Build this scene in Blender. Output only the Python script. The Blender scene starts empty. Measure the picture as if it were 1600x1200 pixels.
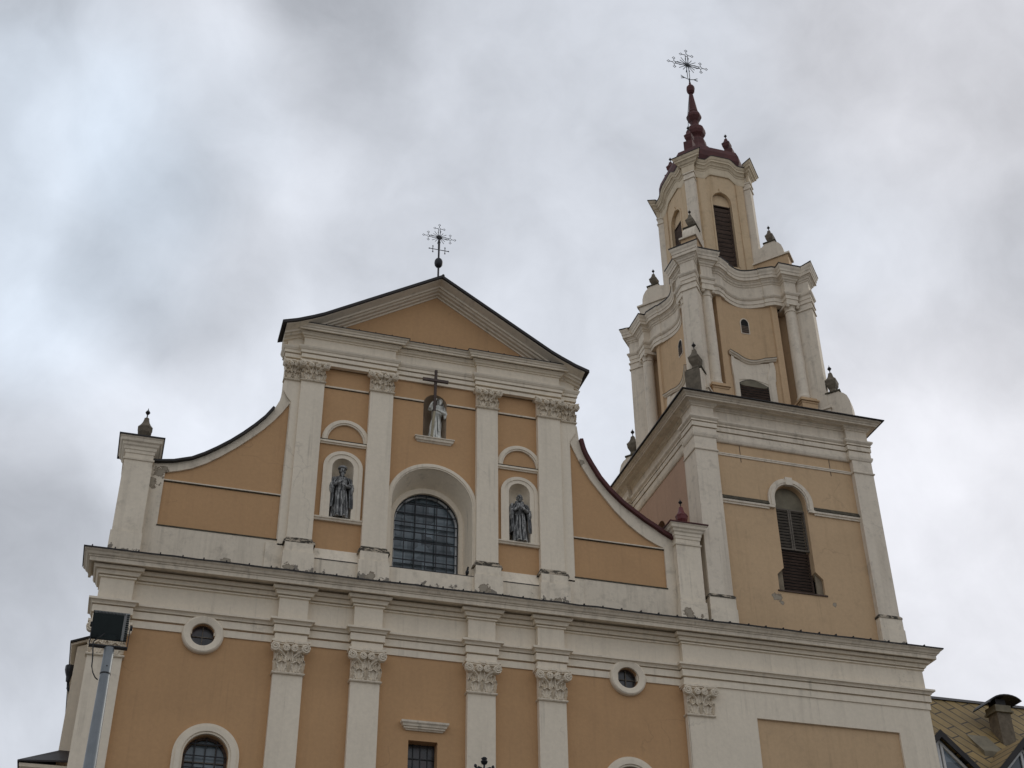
import bpy, bmesh, math, random
from mathutils import Vector, Matrix, noise as mnoise
from mathutils.geometry import tessellate_polygon
R = math.radians
PI = math.pi
random.seed(7)
S = bpy.context.scene

# ---------------------------------------------------------------- camera
cd = bpy.data.cameras.new('camera')
cam = bpy.data.objects.new('camera', cd)
S.collection.objects.link(cam)
cd.sensor_fit = 'HORIZONTAL'; cd.sensor_width = 36.0
cd.lens = 2100.0 / 1600.0 * 36.0
cd.clip_start = 0.1; cd.clip_end = 2000
pt, yw, rl = R(34.04), R(17.08), R(0.64)
fw = Vector((math.sin(yw)*math.cos(pt), math.cos(yw)*math.cos(pt), math.sin(pt)))
rt = Vector((math.cos(yw), -math.sin(yw), 0))
dn = fw.cross(rt)
rt2 = rt*math.cos(rl) + dn*math.sin(rl)
dn2 = -rt*math.sin(rl) + dn*math.cos(rl)
cam.matrix_world = Matrix(((rt2.x, -dn2.x, -fw.x, 0), (rt2.y, -dn2.y, -fw.y, 0), (rt2.z, -dn2.z, -fw.z, 1.6), (0, 0, 0, 1)))
S.camera = cam

# ---------------------------------------------------------------- world, sun, exposure
SUN_AZ, SUN_EL = R(62), R(30)        # azimuth measured from +Y (into the picture) towards +X
w = bpy.data.worlds.new('World'); S.world = w; w.use_nodes = True
nt = w.node_tree; N = nt.nodes; L = nt.links
for n in list(N): N.remove(n)
def wn(t, **k):
    n = N.new(t)
    for a, b in k.items(): setattr(n, a, b)
    return n
out = wn('ShaderNodeOutputWorld'); bg = wn('ShaderNodeBackground'); bg.inputs['Strength'].default_value = 0.1
L.new(bg.outputs[0], out.inputs['Surface'])
sky = wn('ShaderNodeTexSky', sky_type='NISHITA', sun_disc=False, sun_elevation=SUN_EL, sun_rotation=SUN_AZ)
tc = wn('ShaderNodeTexCoord')
def vm(op, a, b=None):
    n = wn('ShaderNodeVectorMath', operation=op)
    for i, v in enumerate((a, b)):
        if v is None: continue
        if isinstance(v, (tuple, Vector)): n.inputs[i].default_value = tuple(v)
        else: L.new(v, n.inputs[i])
    return n
def mt(op, a, b=None, c=None, clamp=False):
    n = wn('ShaderNodeMath', operation=op); n.use_clamp = clamp
    for i, v in enumerate((a, b, c)):
        if v is None: continue
        if isinstance(v, (int, float)): n.inputs[i].default_value = v
        else: L.new(v, n.inputs[i])
    return n.outputs[0]
direc = vm('NORMALIZE', tc.outputs['Generated']).outputs[0]
def nz(vec, scale, detail=6, rough=.55, dist=0.0):
    n = wn('ShaderNodeTexNoise'); L.new(vec, n.inputs['Vector'])
    n.inputs['Scale'].default_value = scale; n.inputs['Detail'].default_value = detail
    n.inputs['Roughness'].default_value = rough; n.inputs['Distortion'].default_value = dist
    return n
warpn = nz(direc, 3.2, 4, .6)
warp = vm('SUBTRACT', warpn.outputs['Color'], (.5, .5, .5)).outputs[0]
wsc = wn('ShaderNodeVectorMath', operation='SCALE'); L.new(warp, wsc.inputs[0]); wsc.inputs['Scale'].default_value = .11
dw = vm('NORMALIZE', vm('ADD', direc, wsc.outputs[0]).outputs[0]).outputs[0]
# (direction, angular radius in degrees, brightness change, blue change): banks of cloud standing in the sky
def ddir(az, el):
    az, el = R(az), R(el)
    return Vector((math.sin(az)*math.cos(el), math.cos(az)*math.cos(el), math.sin(el)))
BANKS = [(-11.0, 45.1, 4.5, -.09), (-2.6, 46.9, 2.6, .12), (2.2, 48.2, 4.4, -.20), (11.0, 48.3, 5.0, -.05), (-0.9, 43.0, 4.5, .20),
         (-9.5, 38.2, 5.0, .14), (-3.6, 39.7, 3.0, -.04), (-0.8, 37.7, 3.4, -.25), (1.9, 33.5, 4.5, .17), (-4.1, 24.1, 3.2, -.16),
         (-3.6, 20.1, 3.0, .05), (22.1, 35.0, 5.0, .11), (34.6, 32.6, 4.5, .11), (38.8, 24.6, 6.0, .15), (42.6, 35.1, 3.0, -.07),
         (35.4, 43.2, 7.0, -.05), (37.0, 39.5, 3.0, .08), (22.0, 48.4, 4.0, .05), (8.2, 45.1, 3.5, .07)]
BLUE = [(-9.6, 38.6, 6.0, .05), (-1.0, 43.0, 3.2, .015), (38.0, 26.0, 8.0, -.035), (43.0, 46.0, 6.0, -.03)]
val = None; blu = None
def bank(az, el, rad, amp, acc):
    d = vm('DOT_PRODUCT', dw, ddir(az, el)).outputs['Value']
    mr = wn('ShaderNodeMapRange', interpolation_type='SMOOTHERSTEP')
    L.new(d, mr.inputs['Value']); mr.inputs['From Min'].default_value = math.cos(R(rad*1.8)); mr.inputs['From Max'].default_value = 1.0
    mr.inputs['To Min'].default_value = 0; mr.inputs['To Max'].default_value = amp
    return mr.outputs[0] if acc is None else mt('ADD', acc, mr.outputs[0])
for k in BANKS: val = bank(*k, val)
for k in BLUE: blu = bank(*k, blu)
n1 = nz(dw, 5.0, 8, .55, .1); n2 = nz(dw, 14.0, 9, .58, .15)
base = mt('ADD', mt('MULTIPLY', mt('SUBTRACT', n1.outputs['Fac'], .5), .22), mt('MULTIPLY', mt('SUBTRACT', n2.outputs['Fac'], .5), .30))
lum = mt('ADD', mt('ADD', base, mt('MULTIPLY', val, 1.0)), .640)
lum = mt('MAXIMUM', mt('MINIMUM', lum, .98), .25)
# grey to white cloud, a little blue where it thins
cr = wn('ShaderNodeCombineColor')
L.new(mt('MULTIPLY', lum, mt('SUBTRACT', .958, blu)), cr.inputs[0])
L.new(mt('MULTIPLY', lum, 1.0), cr.inputs[1])
L.new(mt('MULTIPLY', lum, mt('ADD', 1.085, mt('MULTIPLY', blu, .8))), cr.inputs[2])
cs = wn('ShaderNodeVectorMath', operation='SCALE'); L.new(cr.outputs[0], cs.inputs[0]); cs.inputs['Scale'].default_value = 10.0
mix = wn('ShaderNodeMix', data_type='RGBA'); mix.inputs['Factor'].default_value = .93
L.new(sky.outputs[0], mix.inputs['A']); L.new(cs.outputs[0], mix.inputs['B'])
L.new(mix.outputs['Result'], bg.inputs['Color'])

sd = bpy.data.lights.new('sun', 'SUN'); sd.energy = 0.9; sd.angle = R(14); sd.color = (1, .93, .82)
sun = bpy.data.objects.new('sun', sd); S.collection.objects.link(sun)
tos = Vector((math.sin(SUN_AZ)*math.cos(SUN_EL), math.cos(SUN_AZ)*math.cos(SUN_EL), math.sin(SUN_EL)))
sun.rotation_euler = (-tos).to_track_quat('-Z', 'Y').to_euler()
S.view_settings.view_transform = 'Standard'; S.view_settings.look = 'None'
S.view_settings.exposure = 0.08; S.view_settings.gamma = 1.0

# ---------------------------------------------------------------- materials
def newmat(name):
    m = bpy.data.materials.new(name); m.use_nodes = True
    t = m.node_tree; b = t.nodes['Principled BSDF']
    return m, t, b
def nd(t, typ, **k):
    n = t.nodes.new(typ)
    for a, b in k.items(): setattr(n, a, b)
    return n
def tnoise(t, co, scale, detail=5, rough=.6, sc3=None, dist=0):
    v = co
    if sc3:
        mp = nd(t, 'ShaderNodeMapping'); mp.inputs['Scale'].default_value = sc3
        t.links.new(co, mp.inputs['Vector']); v = mp.outputs[0]
    n = nd(t, 'ShaderNodeTexNoise'); t.links.new(v, n.inputs['Vector'])
    n.inputs['Scale'].default_value = scale; n.inputs['Detail'].default_value = detail; n.inputs['Roughness'].default_value = rough
    n.inputs['Distortion'].default_value = dist
    return n.outputs['Fac']
def trange(t, v, a, b, c=0, d=1):
    m = nd(t, 'ShaderNodeMapRange'); t.links.new(v, m.inputs['Value'])
    m.inputs['From Min'].default_value = a; m.inputs['From Max'].default_value = b
    m.inputs['To Min'].default_value = c; m.inputs['To Max'].default_value = d
    return m.outputs[0]
def tmath(t, op, a, b):
    m = nd(t, 'ShaderNodeMath', operation=op)
    for i, v in enumerate((a, b)):
        if isinstance(v, (int, float)): m.inputs[i].default_value = v
        else: t.links.new(v, m.inputs[i])
    return m.outputs[0]
def tmix(t, f, a, b, blend='MIX'):
    m = nd(t, 'ShaderNodeMix', data_type='RGBA', blend_type=blend)
    if isinstance(f, (int, float)): m.inputs['Factor'].default_value = f
    else: t.links.new(f, m.inputs['Factor'])
    for k, v in (('A', a), ('B', b)):
        if isinstance(v, tuple): m.inputs[k].default_value = v + (1,) if len(v) == 3 else v
        else: t.links.new(v, m.inputs[k])
    return m.outputs['Result']
def plaster(name, col, stain, amt=.3, peel=None, peel_z=None, streak=.35, soil=None, spots=(), drips=.42):
    m, t, b = newmat(name)
    co = nd(t, 'ShaderNodeTexCoord').outputs['Object']
    big = trange(t, tnoise(t, co, .45, 6, .62), .35, .68)
    st = trange(t, tnoise(t, co, 1.0, 5, .65, (3.2, 3.2, .28)), .5, .75)
    fine = trange(t, tnoise(t, co, 9.0, 4, .6), .3, .7, .95, 1.04)
    c = tmix(t, tmath(t, 'MULTIPLY', big, amt), col, tuple(x*.84 for x in col))
    vo = nd(t, 'ShaderNodeTexVoronoi'); vo.feature = 'DISTANCE_TO_EDGE'; vo.inputs['Scale'].default_value = .42
    wp = nd(t, 'ShaderNodeTexNoise'); t.links.new(co, wp.inputs['Vector']); wp.inputs['Scale'].default_value = 1.6; wp.inputs['Detail'].default_value = 6
    va = nd(t, 'ShaderNodeVectorMath', operation='MULTIPLY_ADD'); t.links.new(wp.outputs['Color'], va.inputs[0]); va.inputs[1].default_value = (.9, .9, .9); t.links.new(co, va.inputs[2])
    t.links.new(va.outputs[0], vo.inputs['Vector'])
    crack = tmath(t, 'MULTIPLY', trange(t, vo.outputs['Distance'], .004, .011, 1, 0), trange(t, tnoise(t, co, .55, 3, .5), .58, .66, 0, .16))
    drip = tmath(t, 'MULTIPLY', trange(t, tnoise(t, co, 1.0, 4, .6, (5.5, 5.5, .16)), .56, .72), trange(t, tnoise(t, co, .7, 4, .6), .42, .60, 0, drips))
    patch = trange(t, tnoise(t, co, .22, 3, .5, None, 1.2), .48, .56, 0, .5)
    c = tmix(t, tmath(t, 'MULTIPLY', patch, amt), c, tuple(min(1, x*1.10) for x in col))
    c = tmix(t, tmath(t, 'MULTIPLY', st, streak), c, stain)
    c = tmix(t, drip, c, tuple(x*.62 for x in stain)); c = tmix(t, crack, c, tuple(x*.35 for x in stain))
    if soil:
        so = trange(t, tnoise(t, co, 2.4, 7, .7), .53, .66)
        c = tmix(t, tmath(t, 'MULTIPLY', so, soil), c, (.10, .085, .065))
    if peel:
        pk = tnoise(t, co, 3.6, 7, .62)
        if peel_z:
            sx = nd(t, 'ShaderNodeSeparateXYZ'); t.links.new(co, sx.inputs[0])
            zz = trange(t, sx.outputs['Z'], peel_z[0], peel_z[1], .22, -.16)
            pk = tmath(t, 'ADD', pk, zz)
        msk = trange(t, pk, peel, peel+.03)
        edge = trange(t, pk, peel-.02, peel+.005)
        c = tmix(t, edge, c, (.20, .17, .13)); c = tmix(t, msk, c, (.23, .20, .16))
    for sx_, sy_, sz_, sr_ in spots:            # patches where the coat has come off
        ds = nd(t, 'ShaderNodeVectorMath', operation='DISTANCE'); t.links.new(co, ds.inputs[0]); ds.inputs[1].default_value = (sx_, sy_, sz_)
        pk = tmath(t, 'ADD', tnoise(t, co, 4.5, 7, .65), trange(t, ds.outputs['Value'], 0, sr_, .32, -.12))
        c = tmix(t, trange(t, pk, .60, .63), c, (.22, .175, .125)); c = tmix(t, trange(t, pk, .66, .69), c, (.33, .28, .21))
    vm_ = nd(t, 'ShaderNodeMix', data_type='RGBA', blend_type='MULTIPLY'); vm_.inputs['Factor'].default_value = 1
    t.links.new(c, vm_.inputs['A'])
    cc = nd(t, 'ShaderNodeCombineColor')
    for i in range(3): t.links.new(fine, cc.inputs[i])
    t.links.new(cc.outputs[0], vm_.inputs['B'])
    t.links.new(vm_.outputs['Result'], b.inputs['Base Color'])
    b.inputs['Roughness'].default_value = .9
    bp = nd(t, 'ShaderNodeBump'); bp.inputs['Strength'].default_value = .22; bp.inputs['Distance'].default_value = .03
    hh = tmath(t, 'ADD', tnoise(t, co, 2.2, 6, .6), tmath(t, 'MULTIPLY', tnoise(t, co, 14, 5, .6), .4))
    t.links.new(hh, bp.inputs['Height']); t.links.new(bp.outputs[0], b.inputs['Normal'])
    return m
def simple(name, col, rough=.6, metal=0.0, var=.25, scale=3.0, bump=.1, dark=None, sc3=None):
    m, t, b = newmat(name)
    co = nd(t, 'ShaderNodeTexCoord').outputs['Object']
    f = trange(t, tnoise(t, co, scale, 6, .65, sc3), .3, .72)
    c = tmix(t, f, col, dark or tuple(x*(1-var) for x in col))
    t.links.new(c, b.inputs['Base Color']); b.inputs['Roughness'].default_value = rough; b.inputs['Metallic'].default_value = metal
    if bump:
        bp = nd(t, 'ShaderNodeBump'); bp.inputs['Strength'].default_value = bump; bp.inputs['Distance'].default_value = .02
        t.links.new(tnoise(t, co, scale*3, 5, .6, sc3), bp.inputs['Height']); t.links.new(bp.outputs[0], b.inputs['Normal'])
    return m
OCH = (.508, .302, .148)
CRM = (.765, .665, .52)
M = {}
M['ochre'] = plaster('ochre_plaster', OCH, (.35, .21, .11), .55, streak=.2, drips=.22)
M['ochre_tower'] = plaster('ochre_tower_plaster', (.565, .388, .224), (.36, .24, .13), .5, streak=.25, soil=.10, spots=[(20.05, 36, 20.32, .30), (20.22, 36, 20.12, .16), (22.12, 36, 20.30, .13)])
M['lantern'] = plaster('pale_yellow_plaster', (.60, .445, .275), (.40, .26, .13), .5, streak=.5, soil=.18)
M['lantern_trim'] = plaster('pale_cream_yellow_plaster', (.64, .53, .375), (.42, .31, .19), .5, streak=.45, soil=.2)
M['cream'] = plaster('cream_plaster', CRM, (.42, .36, .28), .3, streak=.22)
M['cream_tower'] = plaster('cream_tower_plaster', (.72, .625, .495), (.40, .33, .25), .4, streak=.4, soil=.22)
M['cream_dirty'] = plaster('stained_cream_plaster', (.71, .615, .48), (.33, .28, .21), .5, streak=.45, soil=.25)
M['cream_peel'] = plaster('peeling_cream_plaster', CRM, (.33, .28, .21), .4, peel=.66, peel_z=(18.95, 19.45), streak=.35, soil=.2, spots=[(4.1, 35.6, 19.05, .28), (6.5, 35.6, 19.1, .30), (10.0, 35.6, 19.15, .34), (12.4, 35.6, 19.05, .26), (16.7, 35.7, 19.2, .30), (17.15, 35.7, 19.15, .2)])
M['wing'] = plaster('peeling_wing_plaster', (.71, .615, .48), (.33, .28, .21), .5, streak=.45, soil=.25, spots=[(.15, 35.94, 21.85, .42), (-.05, 35.94, 21.45, .35), (13.40, 35.94, 24.3, .22), (2.3, 35.94, 19.2, .25)])
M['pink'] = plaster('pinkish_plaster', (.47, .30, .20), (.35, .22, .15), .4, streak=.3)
M['moss'] = simple('mossy_soot', (.10, .085, .055), .95, 0, .7, 6, .4)  # mossy tops, and the painted shadow strips under string courses
def mossmat():
    m, t, b = newmat('mossy_soot_on_plaster')
    co = nd(t, 'ShaderNodeTexCoord').outputs['Object']
    f = trange(t, tnoise(t, co, 5.0, 7, .7, (1, 1, 2.2)), .44, .52)
    c = tmix(t, f, (.42, .35, .26), (.050, .042, .030))
    t.links.new(c, b.inputs['Base Color']); b.inputs['Roughness'].default_value = .95
    return m
M['sooty'] = mossmat()
M['urn'] = simple('weathered_brown_stone', (.185, .150, .105), .9, 0, .55, 5, .4)
M['darkmetal'] = simple('dark_brown_sheet_metal', (.026, .021, .019), .55, .3, .5, 2.0, .08)
M['red'] = simple('red_painted_sheet', (.16, .022, .022), .5, .1, .45, 3, .1)
M['maroon'] = simple('maroon_painted_sheet', (.095, .020, .017), .75, 0, .5, 3, .1)
M['iron'] = simple('dark_iron', (.035, .035, .038), .5, .6, .3, 6, .05)
M['steel'] = simple('pale_worked_metal', (.16, .165, .175), .45, .7, .5, 6, .05)
M['wood'] = simple('dark_louvre_wood', (.13, .082, .058), .85, 0, .75, 3.0, .25, sc3=(1, 1, 7))
M['greywood'] = simple('grey_weathered_louvre', (.19, .16, .125), .9, 0, .6, 3.0, .25, sc3=(1, 1, 7))
M['olive'] = simple('olive_painted_board', (.215, .185, .125), .85, 0, .4, 3, .15)
M['sideboard'] = simple('weathered_brown_board', (.27, .215, .145), .9, 0, .45, 4, .2)
M['void'] = simple('dark_interior', (.012, .010, .009), .95, 0, .2, 2, 0)
M['galv'] = simple('galvanised_pole', (.215, .23, .24), .42, .55, .25, 5, .03)
M['lampbody'] = simple('dark_green_black_casting', (.016, .026, .026), .5, .1, .35, 8, .05)
M['black'] = simple('black_rubber', (.012, .012, .012), .6, 0, .2, 6, 0)
M['white'] = simple('white_window_paint', (.62, .62, .60), .5, 0, .2, 6, .03)
M['ground'] = simple('grey_paving', (.13, .125, .12), .9, 0, .4, .6, .2)
M['crosswood'] = simple('dark_brown_timber', (.10, .068, .055), .8, 0, .5, 6, .2, sc3=(4, 4, .6))
M['palewood'] = simple('pale_worn_timber', (.42, .36, .24), .8, 0, .5, 6, .2, sc3=(4, 4, .6))
M['bird'] = simple('dark_feathers', (.022, .022, .026), .7, 0, .5, 20, .1)
M['monwall'] = plaster('grey_render', (.45, .41, .34), (.3, .27, .22), .4)
M['niche'] = plaster('niche_plaster', (.40, .30, .21), (.22, .17, .12), .5, streak=.4, soil=.3)
def glass(name, col, scale, rough=.12, warm=None):
    m, t, b = newmat(name)
    co = nd(t, 'ShaderNodeTexCoord').outputs['Object']
    v = nd(t, 'ShaderNodeTexVoronoi'); v.feature = 'F1'; v.distance = 'CHEBYCHEV'
    t.links.new(co, v.inputs['Vector']); v.inputs['Scale'].default_value = scale
    f = trange(t, v.outputs['Color'], 0, 1)
    c = tmix(t, f, tuple(x*.30 for x in col), tuple(x*1.6 for x in col))
    if warm: c = tmix(t, trange(t, tnoise(t, co, 1.6, 4, .6), .52, .7), c, warm)
    t.links.new(c, b.inputs['Base Color']); b.inputs['Roughness'].default_value = rough
    b.inputs['Specular IOR Level'].default_value = .55
    bp = nd(t, 'ShaderNodeBump'); bp.inputs['Strength'].default_value = .25; bp.inputs['Distance'].default_value = .02
    t.links.new(tnoise(t, co, 3.5, 4, .6), bp.inputs['Height']); t.links.new(bp.outputs[0], b.inputs['Normal'])
    return m
M['glass'] = glass('old_window_glass', (.135, .165, .18), 2.6, .2)
M['glass_dark'] = glass('leaded_dark_glass', (.035, .033, .032), 5.0, .25, (.05, .03, .028))
M['glass_sky'] = glass('dormer_glass', (.13, .16, .19), 1.2, .08)
def statue_mat(name, dark, pale, k=1.0, base=0.0):
    m, t, b = newmat(name)
    g = nd(t, 'ShaderNodeNewGeometry').outputs['Pointiness']
    co = nd(t, 'ShaderNodeTexCoord').outputs['Object']
    f = tmath(t, 'ADD', trange(t, g, .46, .58, -.15, .75*k), tmath(t, 'MULTIPLY', trange(t, tnoise(t, co, 1.0, 6, .7, (17, 17, 4)), .50, .64), .55))
    c = tmix(t, trange(t, f, .15-base, .95-base), dark, pale)
    t.links.new(c, b.inputs['Base Color']); b.inputs['Roughness'].default_value = .55; b.inputs['Metallic'].default_value = .15
    return m
M['bronze'] = statue_mat('weathered_bronze', (.009, .009, .009), (.46, .45, .42), 1.25)
M['bronze_dark'] = statue_mat('dark_bronze', (.010, .010, .010), (.30, .30, .29), 1.0)
M['palestone'] = statue_mat('pale_weathered_bronze', (.10, .10, .092), (.82, .81, .73), 1.4, .32)
def roof_tiles():
    m, t, b = newmat('olive_slate_roof')
    co = nd(t, 'ShaderNodeTexCoord').outputs['Object']
    sx = nd(t, 'ShaderNodeSeparateXYZ'); t.links.new(co, sx.inputs[0])
    cb = nd(t, 'ShaderNodeCombineXYZ'); t.links.new(sx.outputs['X'], cb.inputs[0])
    t.links.new(tmath(t, 'MULTIPLY', sx.outputs['Z'], 1.30), cb.inputs[1])
    mp = nd(t, 'ShaderNodeMapping'); mp.inputs['Rotation'].default_value = (0, 0, R(62)); t.links.new(cb.outputs[0], mp.inputs['Vector'])
    br = nd(t, 'ShaderNodeTexBrick'); t.links.new(mp.outputs[0], br.inputs['Vector'])
    br.inputs['Scale'].default_value = 1.0; br.inputs['Brick Width'].default_value = 1.5; br.inputs['Row Height'].default_value = .50
    br.inputs['Mortar Size'].default_value = .035; br.inputs['Mortar Smooth'].default_value = .2; br.offset = .37; br.offset_frequency = 2
    br.inputs['Color1'].default_value = (.285, .195, .072, 1); br.inputs['Color2'].default_value = (.215, .150, .058, 1); br.inputs['Mortar'].default_value = (.045, .033, .02, 1)
    n = trange(t, tnoise(t, co, 1.3, 6, .65), .3, .7, .75, 1.15)
    c = nd(t, 'ShaderNodeMix', data_type='RGBA', blend_type='MULTIPLY'); c.inputs['Factor'].default_value = 1
    cc = nd(t, 'ShaderNodeCombineColor')
    for i in range(3): t.links.new(n, cc.inputs[i])
    t.links.new(br.outputs['Color'], c.inputs['A']); t.links.new(cc.outputs[0], c.inputs['B'])
    t.links.new(c.outputs['Result'], b.inputs['Base Color']); b.inputs['Roughness'].default_value = .75
    bp = nd(t, 'ShaderNodeBump'); bp.inputs['Strength'].default_value = .6; bp.inputs['Distance'].default_value = .04; bp.invert = True
    t.links.new(br.outputs['Fac'], bp.inputs['Height']); t.links.new(bp.outputs[0], b.inputs['Normal'])
    return m
M['rooftile'] = roof_tiles()

# ---------------------------------------------------------------- mesh helpers
class MB:
    def __init__(s): s.v = []; s.f = []
    def add(s, vs, fs):
        o = len(s.v); s.v += [tuple(x) for x in vs]; s.f += [tuple(i+o for i in f) for f in fs]; return s
    def box(s, x0, x1, y0, y1, z0, z1, rot=None, piv=None):
        vs = [Vector((x, y, z)) for z in (z0, z1) for x, y in ((x0, y0), (x1, y0), (x1, y1), (x0, y1))]
        if rot is not None:
            c = Vector(piv) if piv else Vector(((x0+x1)/2, (y0+y1)/2, (z0+z1)/2))
            vs = [rot @ (v-c) + c for v in vs]
        return s.add(vs, [(0, 3, 2, 1), (4, 5, 6, 7), (0, 1, 5, 4), (1, 2, 6, 5), (2, 3, 7, 6), (3, 0, 4, 7)])
    def prism(s, poly, a, b, axis='y'):
        n = len(poly)
        def P(p, d): return (p[0], d, p[1]) if axis == 'y' else ((p[0], p[1], d) if axis == 'z' else (d, p[0], p[1]))
        vs = [P(p, a) for p in poly] + [P(p, b) for p in poly]
        tri = tessellate_polygon([[Vector((p[0], p[1], 0)) for p in poly]])
        fs = [tuple(t) for t in tri] + [tuple(i+n for i in t) for t in tri]
        fs += [(i, (i+1) % n, n+(i+1) % n, n+i) for i in range(n)]
        return s.add(vs, fs)
    def wall(s, outer, holes, y0, depth, back=True):
        """wall in the XZ plane with holes; reveals run back to y0+depth"""
        loops = [outer] + holes
        flat = [p for l in loops for p in l]
        tri = tessellate_polygon([[Vector((p[0], p[1], 0)) for p in l] for l in loops])
        n = len(flat)
        vs = [(p[0], y0, p[1]) for p in flat] + [(p[0], y0+depth, p[1]) for p in flat]
        fs = [tuple(t) for t in tri]
        if back: fs += [tuple(i+n for i in t) for t in tri]
        o = 0
        for l in loops:
            k = len(l)
            fs += [(o+i, o+(i+1) % k, n+o+(i+1) % k, n+o+i) for i in range(k)]
            o += k
        return s.add(vs, fs)
    def sweep(s, path, prof, closed=False, caps=True):
        """profile of (outward, z) along a plan path of (x, y[, dz]); outward is to the right of travel"""
        P = [(p[0], p[1], p[2] if len(p) > 2 else 0.0) for p in path]; n = len(P); k = len(prof)
        def dirn(i, j):
            d = Vector((P[j][0]-P[i][0], P[j][1]-P[i][1])); return d.normalized() if d.length > 1e-6 else None
        nor = []
        for i in range(n):
            d0 = d1 = None; j = i
            while d0 is None and (closed or j > 0):
                j0 = (j-1) % n; d0 = dirn(j0, j); j = j0
                if j == i: break
            j = i
            while d1 is None and (closed or j < n-1):
                j1 = (j+1) % n; d1 = dirn(j, j1); j = j1
                if j == i: break
            d0 = d0 or d1; d1 = d1 or d0
            a = Vector((d0.y, -d0.x)); b = Vector((d1.y, -d1.x))
            m = (a+b)/max(.35, 1+a.dot(b)); nor.append(m)
        vs = [(P[i][0]+nor[i].x*o, P[i][1]+nor[i].y*o, z+P[i][2]) for i in range(n) for o, z in prof]
        fs = []
        for i in range(n if closed else n-1):
            j = (i+1) % n
            fs += [(i*k+q, j*k+q, j*k+q+1, i*k+q+1) for q in range(k-1)]
        if not closed and caps:
            tri = tessellate_polygon([[Vector((o, z, 0)) for o, z in prof]])
            fs += [tuple(t) for t in tri] + [tuple((n-1)*k+i for i in t) for t in tri]
        return s.add(vs, fs)
    def lathe(s, prof, cx, cy, n=24, a0=0.0, sq=0):
        vs = []; 
        for r, z in prof:
            for i in range(n):
                a = a0+2*PI*i/n
                vs.append((cx+r*math.cos(a), cy+r*math.sin(a), z))
        fs = [(j*n+i, j*n+(i+1) % n, (j+1)*n+(i+1) % n, (j+1)*n+i) for j in range(len(prof)-1) for i in range(n)]
        fs += [tuple(range(n)), tuple(range((len(prof)-1)*n, len(prof)*n))]
        return s.add(vs, fs)
    def tube(s, pts, r, n=6, rs=None):
        pts = [Vector(p) for p in pts]; m = len(pts); vs = []
        up = Vector((0, 0, 1))
        for i, p in enumerate(pts):
            d = (pts[min(i+1, m-1)]-pts[max(i-1, 0)]).normalized()
            a = d.cross(up) if abs(d.dot(up)) < .95 else d.cross(Vector((0, 1, 0)))
            a.normalize(); b = d.cross(a)
            rr = rs[i] if rs else r
            for q in range(n):
                t = 2*PI*q/n; vs.append(p + a*(rr*math.cos(t)) + b*(rr*math.sin(t)))
        fs = [(i*n+q, i*n+(q+1) % n, (i+1)*n+(q+1) % n, (i+1)*n+q) for i in range(m-1) for q in range(n)]
        fs += [tuple(range(n)), tuple(range((m-1)*n, m*n))]
        return s.add(vs, fs)
    def ell(s, c, r, n=12, m=8, rot=None):
        vs = []
        for j in range(1, m):
            ph = PI*j/m
            for i in range(n):
                a = 2*PI*i/n
                v = Vector((r[0]*math.sin(ph)*math.cos(a), r[1]*math.sin(ph)*math.sin(a), r[2]*math.cos(ph)))
                if rot is not None: v = rot @ v
                vs.append(v+Vector(c))
        t = Vector((0, 0, r[2])); bt = Vector((0, 0, -r[2]))
        if rot is not None: t = rot @ t; bt = rot @ bt
        vs += [t+Vector(c), bt+Vector(c)]; k = len(vs)
        fs = [(j*n+i, j*n+(i+1) % n, (j+1)*n+(i+1) % n, (j+1)*n+i) for j in range(m-2) for i in range(n)]
        fs += [(i, (i+1) % n, k-2) for i in range(n)] + [((m-2)*n+i, (m-2)*n+(i+1) % n, k-1) for i in range(n)]
        return s.add(vs, fs)
    def archband(s, cx, zs, ri, ro, y0, y1, zb=None, hi=None, ho=None, n=28):
        """flat arch band (optionally with straight legs down to zb)"""
        hi = hi or ri; ho = ho or ro
        A = [(cx+ro*math.cos(PI*i/n), zs+ho*math.sin(PI*i/n)) for i in range(n+1)]
        B = [(cx+ri*math.cos(PI*i/n), zs+hi*math.sin(PI*i/n)) for i in range(n+1)]
        if zb is not None:
            A = [(cx+ro, zb)] + A + [(cx-ro, zb)]; B = [(cx+ri, zb)] + B + [(cx-ri, zb)]
        k = len(A)
        vs = [(x, y0, z) for x, z in A] + [(x, y0, z) for x, z in B] + [(x, y1, z) for x, z in A] + [(x, y1, z) for x, z in B]
        fs = []
        for i in range(k-1):
            fs += [(i, i+1, k+i+1, k+i), (2*k+i, 2*k+i+1, i+1, i), (k+i, k+i+1, 3*k+i+1, 3*k+i), (2*k+i, 2*k+i+1, 3*k+i+1, 3*k+i)]
        for e in (0, k-1): fs.append((e, k+e, 3*k+e, 2*k+e))
        return s.add(vs, fs)
    def build(s, name, mat, parent=None, smooth=None):
        me = bpy.data.meshes.new(name)
        bm = bmesh.new()
        bv = [bm.verts.new(v) for v in s.v]
        for f in s.f:
            try: bm.faces.new([bv[i] for i in f])
            except ValueError: pass
        bmesh.ops.recalc_face_normals(bm, faces=bm.faces)
        bm.to_mesh(me); bm.free()
        me.materials.append(M[mat] if isinstance(mat, str) else mat)
        if smooth:
            for p in me.polygons: p.use_smooth = True
            try: me.set_sharp_from_angle(angle=R(smooth))
            except Exception: pass
        o = bpy.data.objects.new(name, me); S.collection.objects.link(o)
        if parent is not None: attach(o, parent)
        return o
def world_mat(o):
    m = o.matrix_basis.copy()
    if o.parent: m = world_mat(o.parent) @ o.matrix_parent_inverse @ m
    return m
def attach(o, p):
    o.parent = p; o.matrix_parent_inverse = world_mat(p).inverted()
def tag(o, label=None, cat=None, group=None, kind=None):
    if label: o['label'] = label
    if cat: o['category'] = cat
    if group: o['group'] = group
    if kind: o['kind'] = kind
    return o
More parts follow.
